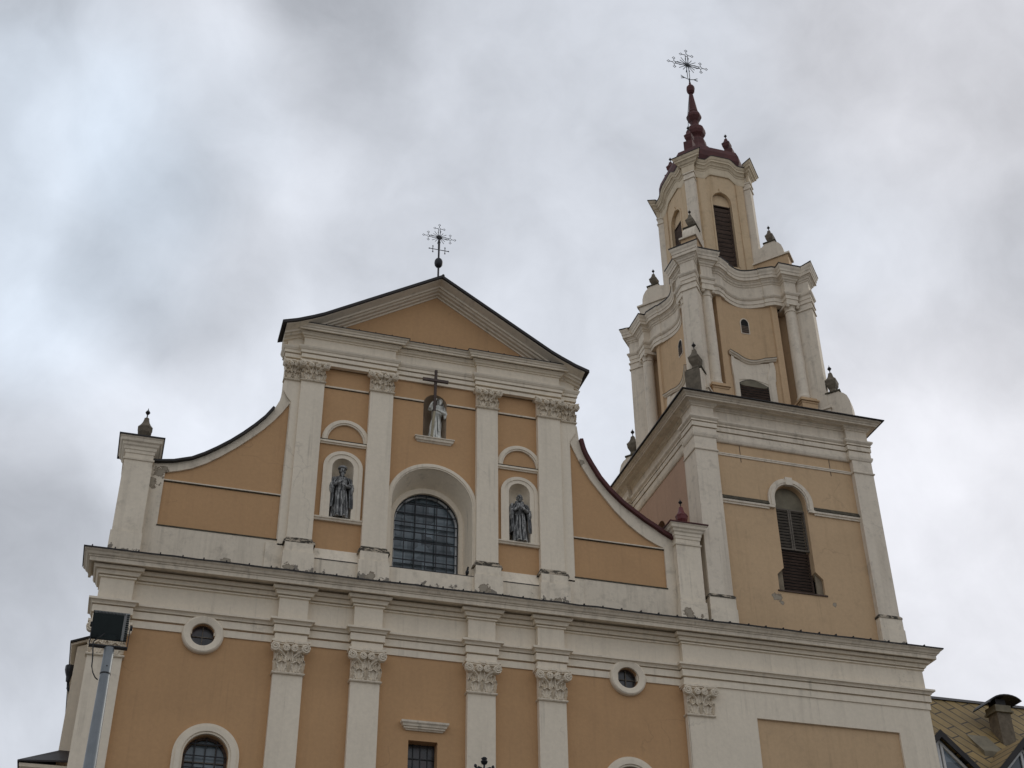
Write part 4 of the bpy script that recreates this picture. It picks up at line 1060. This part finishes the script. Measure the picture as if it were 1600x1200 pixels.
# ================================================================= CROSSES
def budded_cross(x, y, zc, arm, label, kind):
    """openwork metal cross: double bars, trefoil ends made of little rhombs, rays and a hub"""
    b = empty('roof_cross', (x, y, zc-arm), label, 'cross', 'ornate metal crosses on the roofs')
    r = .0125*arm/.6
    rh = .075*arm/.6
    q = MB()
    def rhomb(cx, cz, s_):
        P = [(cx+s_, y, cz), (cx, y, cz+s_), (cx-s_, y, cz), (cx, y, cz-s_), (cx+s_, y, cz)]
        q.tube(P, r*.85, 5)
    for dx, dz in ((1, 0), (-1, 0), (0, 1), (0, -1)):
        L_ = arm*(1.0 if dz >= 0 else .95)
        px, pz = -dz, dx
        bar = .034*arm/.6
        for sg in (-1, 1):
            q.tube([(x+sg*px*bar, y, zc+sg*pz*bar), (x+dx*L_*(.66 if dz >= 0 else .98)+sg*px*bar, y, zc+dz*L_*(.66 if dz >= 0 else .98)+sg*pz*bar)], r, 5)
        if dz == -1 and kind == 'facade': continue
        if dz == -1: continue
        c = (x+dx*L_*.72, zc+dz*L_*.72)
        rhomb(c[0], c[1], rh*.8)
        for ddx, ddz in ((dx, dz), (px, pz), (-px, -pz)):
            q.tube([(c[0]+ddx*rh*.7, y, c[1]+ddz*rh*.7), (c[0]+ddx*rh*1.9, y, c[1]+ddz*rh*1.9)], r*.9, 5)
            rhomb(c[0]+ddx*rh*2.45, c[1]+ddz*rh*2.45, rh*.62)
    q.build('openwork_arms', 'steel', b)
    h = MB()
    n = 16
    for i in range(n):
        a = 2*PI*(i+.5)/n
        if min(abs(math.sin(a)), abs(math.cos(a))) < .15: continue
        l0, l1 = arm*.12, arm*(.56 if i % 2 else .46)
        h.tube([(x+l0*math.cos(a), y, zc+l0*math.sin(a)), (x+l1*math.cos(a), y, zc+l1*math.sin(a))], r*.95, 4)
    h.build('rays', 'steel', b)
    MB().ell((x, y, zc), (arm*(.19 if kind == 'facade' else .14), .05, arm*(.17 if kind == 'facade' else .12)), 16, 8).build('hub', 'iron', b, 60)
    return b
cr_ = budded_cross(8.40, 36.0, 32.87, .56, 'grey openwork cross with rays on a ball above the church pediment', 'facade')
q = MB().tube([(8.40, 36, 30.3), (8.40, 36, 32.9)], .035, 8)
for sg in (-1, 1):
    q.tube([(8.40, 36, 32.30), (8.40+sg*.20, 36, 32.30)], .014, 5)
    c = (8.40+sg*.22, 32.30)
    for dx, dz in ((sg, 0), (0, 1), (0, -1)):
        q.tube([(c[0], 36, c[1]), (c[0]+dx*.12, 36, c[1]+dz*.12)], .014, 5)
        q.ell((c[0]+dx*.13, 36, c[1]+dz*.13), (.028, .02, .028), 6, 5)
q.build('rod', 'iron', cr_)
MB().lathe([(.03, 31.5), (.09, 31.53), (.135, 31.6), (.15, 31.70), (.135, 31.80), (.09, 31.87), (.03, 31.9)], 8.40, 36, 16).build('ball', 'iron', cr_, 50)
cr_ = budded_cross(TX-.02, TY, 49.26, .93, 'large grey openwork cross with star ends on the tower spire', 'tower')
q = MB().tube([(TX, TY, 47.8), (TX, TY, 48.35)], .035, 8)
for sg in (-1, 1):
    q.tube([(TX+sg*.03, TY, 48.30), (TX+sg*.24, TY, 48.36)], .018, 5)
    for dz in (-.10, 0, .10): q.tube([(TX+sg*.22, TY, 48.35), (TX+sg*.42, TY, 48.38+dz)], .014, 5)
q.build('rod', 'iron', cr_)

# ================================================================= STATUES
def capsule(b, pts, rs, n=10):
    b.tube(pts, 0, n, rs)
    for p, r in zip(pts, rs): b.ell(p, (r, r, r), n, 6)
def remesh(b, name, vox, mat, parent, fold=None):
    o = b.build('tmp_'+name, mat)
    md = o.modifiers.new('r', 'REMESH'); md.mode = 'VOXEL'; md.voxel_size = vox
    md2 = o.modifiers.new('s', 'SMOOTH'); md2.iterations = 2; md2.factor = .5
    dg = bpy.context.evaluated_depsgraph_get()
    me = bpy.data.meshes.new_from_object(o.evaluated_get(dg))
    bpy.data.objects.remove(o)
    if fold:
        for v in me.vertices: v.co = fold(v.co)
    for p in me.polygons: p.use_smooth = True
    me.name = name
    if not me.materials: me.materials.append(M[mat])
    r = bpy.data.objects.new(name, me); S.collection.objects.link(r); attach(r, parent)
    return r
def loft(b, rows, n=24):
    """rows: (z, cx, cy, rx, ry)"""
    vs = [(cx+rx*math.cos(2*PI*i/n), cy+ry*math.sin(2*PI*i/n), z) for z, cx, cy, rx, ry in rows for i in range(n)]
    fs = [(j*n+i, j*n+(i+1) % n, (j+1)*n+(i+1) % n, (j+1)*n+i) for j in range(len(rows)-1) for i in range(n)]
    fs += [tuple(range(n)), tuple(range((len(rows)-1)*n, len(rows)*n))]
    return b.add(vs, fs)
def hand(b, wrist, dirv, spread, up):
    """palm with five bent fingers"""
    w_ = Vector(wrist); d = Vector(dirv).normalized(); s_ = Vector(spread).normalized(); u = Vector(up).normalized()
    p = w_+d*.045
    b.ell(p, (.035, .035, .035), 8, 6); b.ell(w_+d*.075, (.036, .03, .036), 8, 6)
    for i, ln in enumerate((.055, .065, .06, .048)):
        o = w_+d*.085+s_*(-.03+.02*i)
        b.tube([o, o+d*ln*.6, o+d*ln*.9+u*-.02], .0095, 6)
    o = w_+d*.04-s_*.035
    b.tube([o, o-s_*.02+d*.03, o-s_*.02+d*.06], .011, 6)
def head(b, c, tilt=0.0, beard=True, big=1.0):
    c = Vector(c); rm = Matrix.Rotation(tilt, 3, 'Y') @ Matrix.Scale(big, 3)
    def P(v): return c+rm @ Vector(v)
    b.ell(c, (.085, .098, .118), 16, 12, rm)
    b.ell(P((0, -.035, -.075)), (.055, .06, .055), 10, 8, rm)             # jaw
    b.ell(P((0, -.105, -.012)), (.014, .022, .032), 8, 6, rm)            # nose
    b.ell(P((0, -.088, .032)), (.062, .016, .012), 10, 6, rm)            # brow
    for sx in (-1, 1):
        b.ell(P((sx*.034, -.086, .006)), (.013, .010, .009), 8, 6, rm)     # eyes
        b.ell(P((sx*.088, .0, -.01)), (.012, .022, .034), 8, 6, rm)       # ears
        b.ell(P((sx*.045, -.07, -.035)), (.024, .02, .02), 8, 6, rm)     # cheeks
    b.ell(P((0, -.092, -.060)), (.026, .012, .008), 8, 6, rm)            # mouth
    if beard: b.ell(P((0, -.07, -.125)), (.05, .045, .07), 10, 8, rm)
def folds(cx, cy, amp, cnt, ztop, seed):
    def f(co):
        if co.z > ztop: return co
        a = math.atan2(co.y-cy, co.x-cx); k = min(1, (ztop-co.z)/.25)
        h = amp*k*(math.sin(a*cnt+1.7*math.sin(co.z*3.1+seed))+.6*math.sin(a*cnt*1.7+seed+co.z*2.3))
        r = Vector((co.x-cx, co.y-cy, 0))
        if r.length < 1e-4: return co
        return co + r.normalized()*h
    return f
def friar(x, y, z, H, kind, label):
    o = empty('saint_statue', (x, y, z), label, 'statue', 'bronze saints in the side niches')
    s = H/1.75
    b = MB()
    rows = [(.05, 0, 0, .27, .20), (.25, 0, 0, .255, .19), (.6, 0, 0, .225, .17), (.95, 0, 0, .20, .155), (1.12, 0, 0, .20, .15), (1.28, 0, 0, .235, .155), (1.39, 0, 0, .24, .14), (1.45, 0, 0, .16, .11), (1.50, 0, -.005, .075, .08), (1.56, 0, -.01, .062, .068)]
    loft(b, rows)
    head(b, (0, -.04, 1.64), 0, kind == 'cap', 1.18)
    for sx in (-1, 1):
        el = (sx*.33, -.06, 1.06); wr = (sx*.10, -.24, 1.16 if sx < 0 else 1.05) if kind == 'cap' else (sx*.06, -.24, 1.20+sx*-.03)
        capsule(b, [(sx*.235, 0, 1.37), (sx*.30, -.02, 1.22), el], [.082, .078, .072])
        capsule(b, [el, ((el[0]+wr[0])/2, (el[1]+wr[1])/2-.01, (el[2]+wr[2])/2), wr], [.072, .062, .045])
        hand(b, wr, (-sx*.8, -.35, .35), (0, -.2, 1), (0, -1, 0))
        b.ell((sx*.10+.0, -.23, .035), (.055, .11, .035), 10, 6)                 # feet
        b.ell((sx*.10, -.19, .07), (.05, .07, .04), 8, 6)
    # wide sleeves hanging from the forearms
    for sx in (-1, 1):
        loft(b, [(1.18, sx*.27, -.10, .085, .08), (1.0, sx*.29, -.10, .085, .09), (.84, sx*.30, -.08, .06, .07), (.78, sx*.30, -.07, .03, .04)], 12)
    b.tube([(.03, -.175, 1.02), (.05, -.19, .8), (.045, -.20, .45)], .016, 6)    # cord
    b.ell((0, 0, 1.0), (.208, .165, .028), 16, 6)
    if kind == 'cap':
        b.ell((0, -.26, 1.17), (.05, .03, .075), 8, 6)                          # small cross or book held at the chest
    b.v = [(v[0]*s+x, v[1]*s+y, v[2]*s+z) for v in b.v]
    remesh(b, 'robed_figure', .013, 'bronze', o, folds(x, y, .016, 7, z+1.0*s, 1.3 if kind == 'cap' else 4.1))
    # cloak hanging from the shoulders, open at the front
    c = MB(); n = 22; rws = []
    prof = [(1.455, .12, .10), (1.43, .20, .14), (1.38, .275, .175), (1.25, .325, .20), (1.0, .36, .215), (.75, .385, .22), (.52, .40, .22), (.44, .395, .215)]
    for zz, rx, ry in prof:
        op = .55 if zz > 1.35 else .75
        rws.append([(rx*math.cos(a), ry*math.sin(a), zz + (-.10*abs(math.cos(a)) if zz < .6 else 0)) for a in [-PI/2+op+(2*PI-2*op)*i/n for i in range(n+1)]])
    vo = [p for r_ in rws for p in r_]
    vi = [(p[0]*.90, p[1]*.88, p[2]) for p in vo]
    m = len(rws); st = len(vo); w1 = n+1; fs = []
    for of in (0, st): fs += [(of+j*w1+i, of+j*w1+i+1, of+(j+1)*w1+i+1, of+(j+1)*w1+i) for j in range(m-1) for i in range(n)]
    for i in range(n): fs += [(i, i+1, st+i+1, st+i), ((m-1)*w1+i, (m-1)*w1+i+1, st+(m-1)*w1+i+1, st+(m-1)*w1+i)]
    for j in range(m-1):
        for e in (0, n): fs.append((j*w1+e, (j+1)*w1+e, st+(j+1)*w1+e, st+j*w1+e))
    c.add([(p[0]*s+x, p[1]*s+y, p[2]*s+z) for p in vo+vi], fs)
    remesh(c, 'cloak', .014, 'bronze_dark', o, folds(x, y, .02, 9, z+1.3*s, .4))
    q = MB()
    if kind == 'cap':
        q.lathe([(.09*s, z+1.715*s), (.135*s, z+1.72*s), (.15*s, z+1.75*s), (.125*s, z+1.795*s), (.02*s, z+1.815*s)], x, y-.03, 16)
        q.build('cap', 'bronze_dark', o, 50)
    else:
        for i in range(9):
            a = PI*.08+PI*.84*i/8
            q.ell((x+.088*s*math.cos(a), y-.01+.085*s*math.sin(a), z+(1.66-.0)*s), (.03*s, .03*s, .05*s), 8, 6)
        for i in range(7):
            a = PI*(-.1)+PI*1.2*i/6
            q.ell((x+.10*s*math.cos(a), y+.0+.10*s*math.sin(a), z+1.50*s), (.05*s, .045*s, .045*s), 8, 6)
        q.build('hair', 'bronze_dark', o, 60)
    return o
friar(5.53, 36.06, 21.06, 1.80, 'cap', 'dark bronze bearded saint with flat cap and cloak in the left niche')
friar(11.28, 36.06, 21.04, 1.74, 'bare', 'dark bronze bareheaded saint with crossed hands in the right niche')
# central figure leaning on a tall cross
o = empty('saint_statue', (8.45, 36.1, 24.44), 'pale figure in long robe clasping a tall cross in the upper central niche', 'statue')
b = MB(); x, y, z = 8.47, 36.26, 24.44; s = .97
loft(b, [(.03, .02, 0, .26, .19), (.3, .02, 0, .22, .17), (.62, .04, 0, .20, .155), (.92, .06, 0, .165, .14), (1.1, .08, -.01, .19, .145), (1.28, .10, -.02, .215, .14), (1.38, .12, -.03, .19, .12), (1.46, .14, -.04, .08, .08), (1.52, .15, -.05, .06, .062)])
head(b, (.18, -.09, 1.60), R(14), True)
capsule(b, [(.31, -.02, 1.36), (.37, -.10, 1.18), (.33, -.22, 1.02)], [.08, .075, .07]); capsule(b, [(.33, -.22, 1.02), (.18, -.29, 1.06), (.02, -.31, 1.10)], [.07, .058, .042])
capsule(b, [(-.08, -.03, 1.34), (-.20, -.12, 1.22), (-.20, -.20, 1.25)], [.078, .07, .062]); capsule(b, [(-.20, -.20, 1.25), (-.16, -.27, 1.36), (-.10, -.31, 1.43)], [.062, .05, .042])
hand(b, (.02, -.31, 1.10), (-1, -.1, .1), (0, -.3, 1), (0, 1, 0)); hand(b, (-.10, -.31, 1.43), (.5, -.2, .6), (0, -.3, 1), (0, 1, 0))
for px in (-.08, .14): b.ell((px, -.2, .03), (.05, .11, .03), 10, 6)
loft(b, [(1.12, .33, -.20, .09, .07), (.95, .34, -.20, .085, .07), (.86, .33, -.18, .05, .05)], 12)
b.ell((.05, 0, .95), (.175, .148, .03), 16, 6)
b.tube([(.10, -.15, .95), (.12, -.17, .7), (.13, -.18, .35)], .018, 6)
b.v = [(v[0]*s+x, v[1]*s+y, v[2]*s+z) for v in b.v]
remesh(b, 'robed_figure', .012, 'palestone', o, folds(x, y, .017, 6, z+.98*s, 2.2))
q = MB()
for i in range(12):
    a = 2*PI*i/12
    q.ell((x+(.185+.10*math.cos(a))*s, y+(-.06+.10*math.sin(a))*s, z+(1.665+.018*math.sin(a*3)-.02*math.cos(a))*s), (.028, .028, .024), 6, 5)
for i in range(8):
    a = PI*(-.05)+PI*1.1*i/7
    for zz in (1.60, 1.52, 1.44): q.ell((x+(.18+.095*math.cos(a))*s, y+(-.05+.09*math.sin(a))*s, z+zz*s), (.036*s, .036*s, .06*s), 6, 5)
q.build('hair', 'bronze', o, 60)
ho = empty('held_cross', (8.33, 35.9, 24.44), 'tall dark timber cross held by the central statue, rising past its niche', 'cross')
def beam(p0, p1, wx, wy):
    p0, p1 = Vector(p0), Vector(p1)
    vs = [p+Vector((dx*wx/2, dy*wy/2, 0)) for p in (p0, p1) for dx, dy in ((-1, -1), (1, -1), (1, 1), (-1, 1))]
    return MB().add(vs, [(0, 1, 2, 3), (4, 5, 6, 7), (0, 1, 5, 4), (1, 2, 6, 5), (2, 3, 7, 6), (3, 0, 4, 7)])
beam((8.36, 35.85, 25.36), (8.345, 35.68, 26.86), .085, .08).build('upright', 'crosswood', ho)
beam((8.315, 35.94, 24.45), (8.36, 35.85, 25.36), .08, .075).build('lower_shaft', 'palewood', ho)
MB().box(7.91, 8.77, 35.65, 35.725, 26.42, 26.515).build('crossbar', 'crosswood', ho)
# bird on the window ledge
bo = empty('bird', (9.52, 35.86, 19.60), 'small dark bird perched on the ledge right of the great window', 'bird')
b = MB()
b.ell((9.52, 35.84, 19.74), (.055, .085, .075), 12, 8, Matrix.Rotation(R(35), 3, 'X'))
b.ell((9.525, 35.80, 19.83), (.036, .04, .045), 10, 8); b.ell((9.53, 35.775, 19.875), (.03, .034, .03), 10, 8)
b.tube([(9.53, 35.75, 19.875), (9.53, 35.72, 19.868)], .008, 5, [.009, .002])
b.tube([(9.52, 35.88, 19.70), (9.515, 35.97, 19.62)], .03, 6, [.04, .018])
for sx in (-1, 1): b.tube([(9.52+sx*.02, 35.83, 19.68), (9.52+sx*.02, 35.82, 19.605)], .006, 5)
remesh(b, 'bird_body', .008, 'bird', bo)

# ================================================================= SIDE PORCH (lower left)
po = empty('side_porch', (-1.7, 38, 0), 'low cream side annex with hipped dark roof beside the church corner', 'annex')
MB().box(-2.08, -1.10, 37.25, 41.0, 0, 13.0).build('wall', 'cream', po)
MB().sweep([(-2.08, 41), (-2.08, 37.25), (-1.05, 37.25)], [(-.1, 12.9), (.03, 12.9), (.05, 13.0), (.09, 13.02), (.12, 13.12), (.19, 13.16), (.20, 13.25), (-.1, 13.27)]).build('cornice', 'cream_dirty', po)
q = MB().add([(-2.33, 37.0, 13.27), (-1.04, 37.0, 13.34), (-1.04, 38.0, 13.92), (-1.36, 38.0, 13.92), (-1.36, 41, 13.92), (-2.33, 41, 13.27), (-2.33, 37.0, 13.31), (-1.04, 37.0, 13.39), (-1.04, 38.0, 13.97), (-1.36, 38.0, 13.97), (-1.36, 41, 13.97), (-2.33, 41, 13.31)],
    [(0, 1, 2, 3), (0, 3, 4, 5), (6, 7, 8, 9), (6, 9, 10, 11), (0, 1, 7, 6), (0, 5, 11, 6), (1, 2, 8, 7)])
q.build('roof', 'darkmetal', po)

# ================================================================= FLOODLIGHT POLE (near)
lp_ = empty('floodlight_pole', (-.17, 13.0, 0), 'grey metal pole with a black floodlight on a bracket, left foreground', 'floodlight')
MB().lathe([(.13, 0), (.045+.012*2.8, 3.8), (.0585, 5.7), (.0485, 6.60), (.0485, 6.615), (.0505, 6.617), (.0505, 6.63)], -.175, 13.0, 24).build('pole', 'galv', lp_, 40)
MB().lathe([(.049, 6.62), (.049, 6.88)], -.175, 13.0, 24).build('pole_sleeve', 'galv', lp_, 40)
q = MB().lathe([(.0515, 6.605), (.0515, 6.62)], -.175, 13.0, 24); q.ell((-.17, 12.952, 6.68), (.008, .008, .008), 6, 5); q.build('collar', 'black', lp_, 40)
hd = Vector((-.205, 13.0, 7.11))
rm = Matrix.Rotation(R(24), 3, 'X') @ Matrix.Rotation(R(2), 3, 'Z')
def H(b): b.v = [tuple(rm @ Vector(v) + hd) for v in b.v]; return b
bo_ = H(MB().box(-.175, .175, -.02, .035, -.14, .14)).build('lamp_housing', 'lampbody', lp_)
b = MB()
b.box(-.165, .118, -.045, -.02, -.125, .115)
b.box(-.10, .075, -.075, -.045, -.135, -.085); H(b).build('driver_box', 'lampbody', bo_)
b = MB()
for i in range(13): b.box(.146, .172, -.042, -.02, -.125+.0205*i, -.115+.0205*i)
for i in range(22): b.box(-.16+.0135*i, -.155+.0135*i, -.042, -.02, .117, .137)
H(b).build('cooling_fins', 'lampbody', bo_)
b = MB(); b.box(.121, .173, -.022, -.0205, -.128, .138); b.box(-.165, .121, -.022, -.0205, .116, .138); H(b).build('fin_plate', 'white', bo_)
H(MB().box(-.16, .16, .036, .04, -.125, .125)).build('lens', 'glass_sky', bo_)
b = MB(); zb = 6.885
b.box(-.375, -.005, 12.965, 13.035, zb, zb+.012)
b.box(-.375, -.367, 12.97, 13.03, zb+.006, 7.13); b.box(-.013, -.005, 12.97, 13.03, zb+.006, 7.13)
b.build('yoke', 'iron', lp_)
b = MB()
for xx in (-.385, .0):
    b.tube([(xx-.008, 13.0, 7.11), (xx+.012, 13.0, 7.11)], .026, 10)
b.build('pivot_knob', 'black', lp_)
MB().tube([(-.24, 12.93, 7.0), (-.28, 12.92, 6.95), (-.325, 12.94, 6.92), (-.335, 12.95, 6.90), (-.325, 12.95, 6.82), (-.315, 12.95, 6.74), (-.31, 12.955, 6.66), (-.29, 12.96, 6.60), (-.26, 12.97, 6.555), (-.235, 12.98, 6.54)], .006, 6).build('cable', 'black', lp_)

# ================================================================= ORNAMENTAL POST (bottom edge)
op = empty('ornamental_post', (3.94, 14.0, 0), 'dark iron post top with scrolled finial at the bottom edge before a pilaster', 'post')
ox, oy, oz = 3.935, 14.0, 6.34
MB().lathe([(.10, 0), (.06, .8), (.03, 1.2), (.022, 4), (.016, oz-.12), (.02, oz-.03)], ox, oy, 14).build('post', 'iron', op, 40)
b = MB().lathe([(.012, oz-.05), (.03, oz-.02), (.012, oz+.01), (.012, oz+.05), (.03, oz+.06), (.04, oz+.085), (.022, oz+.105), (.035, oz+.12), (.006, oz+.125)], ox, oy, 12)
for sx in (-1, 1):
    b.tube([(ox, oy, oz-.05), (ox+sx*.03, oy, oz+.005), (ox+sx*.065, oy, oz+.02), (ox+sx*.095, oy, oz-.005), (ox+sx*.09, oy, oz-.035), (ox+sx*.06, oy, oz-.03)], .013, 6)
    b.tube([(ox, oy, oz-.14), (ox+sx*.05, oy, oz-.09), (ox+sx*.10, oy, oz-.075), (ox+sx*.13, oy, oz-.10), (ox+sx*.11, oy, oz-.13)], .013, 6)
    b.ell((ox+sx*.10, oy, oz+.03), (.018, .018, .022), 8, 6)
b.ell((ox, oy, oz+.115), (.032, .032, .022), 10, 6)
b.build('scrolled_finial', 'iron', op, 50)

# ================================================================= BUILDING WITH OLIVE ROOF (far right)
mo = empty('neighbour_building', (38, 47, 0), 'building with olive slate roof, dormers and chimney behind the church, lower right', 'building')
MB().box(28.5, 56, 41.6, 51.0, 0, 15.6).build('wall', 'monwall', mo)
MB().prism([(40.9, 15.35), (46.0, 21.80), (51.1, 15.35), (51.1, 15.2), (46.0, 21.62), (40.9, 15.2)], 28.2, 56.3, 'x').build('roof', 'rooftile', mo)
MB().prism([(45.85, 21.70), (46.0, 21.87), (46.15, 21.70)], 28.2, 56.3, 'x').build('ridge_cap', 'darkmetal', mo)
def slope_z(y): return 21.80-(46.0-y)*(6.45/5.1)
for i, cx in enumerate((29.24, 32.81, 36.38, 39.95)):
    zt = 18.66; yf = 42.0; hw = 1.75
    # triangular dormer: gable roof running back to the main slope
    zb = zt-hw*.95; yb_t = 46.0-(21.80-zt)/(6.45/5.1)+.05
    d = MB()
    for sg in (-1, 1):
        a0 = Vector((cx, yf-.25, zt)); a1 = Vector((cx+sg*hw, yf-.25, zb)); b0 = Vector((cx, yb_t, zt)); b1 = Vector((cx+sg*hw, 46.0-(21.80-zb)/(6.45/5.1)+.05, zb))
        up = Vector((0, 0, .07))
        d.add([a0, a1, b1, b0, a0+up, a1+up, b1+up, b0+up], [(0, 1, 2, 3), (4, 5, 6, 7), (0, 1, 5, 4), (1, 2, 6, 5), (2, 3, 7, 6)])
    do = d.build('dormer', 'rooftile', mo)
    q = MB()
    for sg in (-1, 1):
        q.prism([(cx, zt+.05), (cx+sg*hw, zb+.05), (cx+sg*hw, zb-.22), (cx, zt-.24)], yf-.30, yf-.22)
    q.build('barge_board', 'darkmetal', do)
    MB().prism([(cx, zt-.1), (cx+hw-.1, zb-.1), (cx-hw+.1, zb-.1)], yf+.02, yf+.06).build('pane', 'glass_sky', do)
    q = MB(); t = .08
    for sg in (-1, 1):
        q.prism([(cx, zt-.26), (cx, zt-.26-t*1.7), (cx+sg*(hw-.42), zb-.02), (cx+sg*(hw-.28), zb-.02)], yf-.06, yf+.01)
        q.box(cx+sg*.03-(.10 if sg < 0 else 0), cx+sg*.03+(.10 if sg > 0 else 0), yf-.055, yf+.008, zb, zt-.42)
    q.box(cx-hw+.3, cx+hw-.3, yf-.058, yf+.006, zb-.08, zb+.03)
    q.build('window_frame', 'white', do)
ch = MB().box(33.62, 34.24, 44.0, 44.6, 18.5, 20.78)
cho = ch.build('chimney', 'urn', mo)
b = MB().box(33.52, 34.34, 43.90, 44.70, 20.62, 20.70); b.box(33.57, 34.29, 43.95, 44.65, 20.695, 20.92); b.build('chimney_band', 'olive', cho)
b = MB(); n = 10; vs = []
for i in range(n+1):
    a = PI*(.12+.76*i/n)
    for yy in (43.75, 44.9):
        for e in (0, .05): vs.append((33.95-(.80+e)*math.cos(a), yy, 20.80+(.46+e)*math.sin(a)+.10*math.cos(a)*-1))
fs = []
for i in range(n):
    o4 = i*4; fs += [(o4, o4+4, o4+6, o4+2), (o4+1, o4+5, o4+7, o4+3), (o4, o4+4, o4+5, o4+1), (o4+2, o4+6, o4+7, o4+3)]
b.add(vs, fs); b.box(33.7, 34.16, 44.05, 44.55, 20.9, 21.2); b.build('chimney_cowl', 'darkmetal', cho)
MB().prism([(43.4, slope_z(43.4)-.02), (43.4, slope_z(43.4)+.22), (44.3, slope_z(44.3)+.02)], 32.2, 33.1, 'x').build('roof_vent', 'olive', mo)
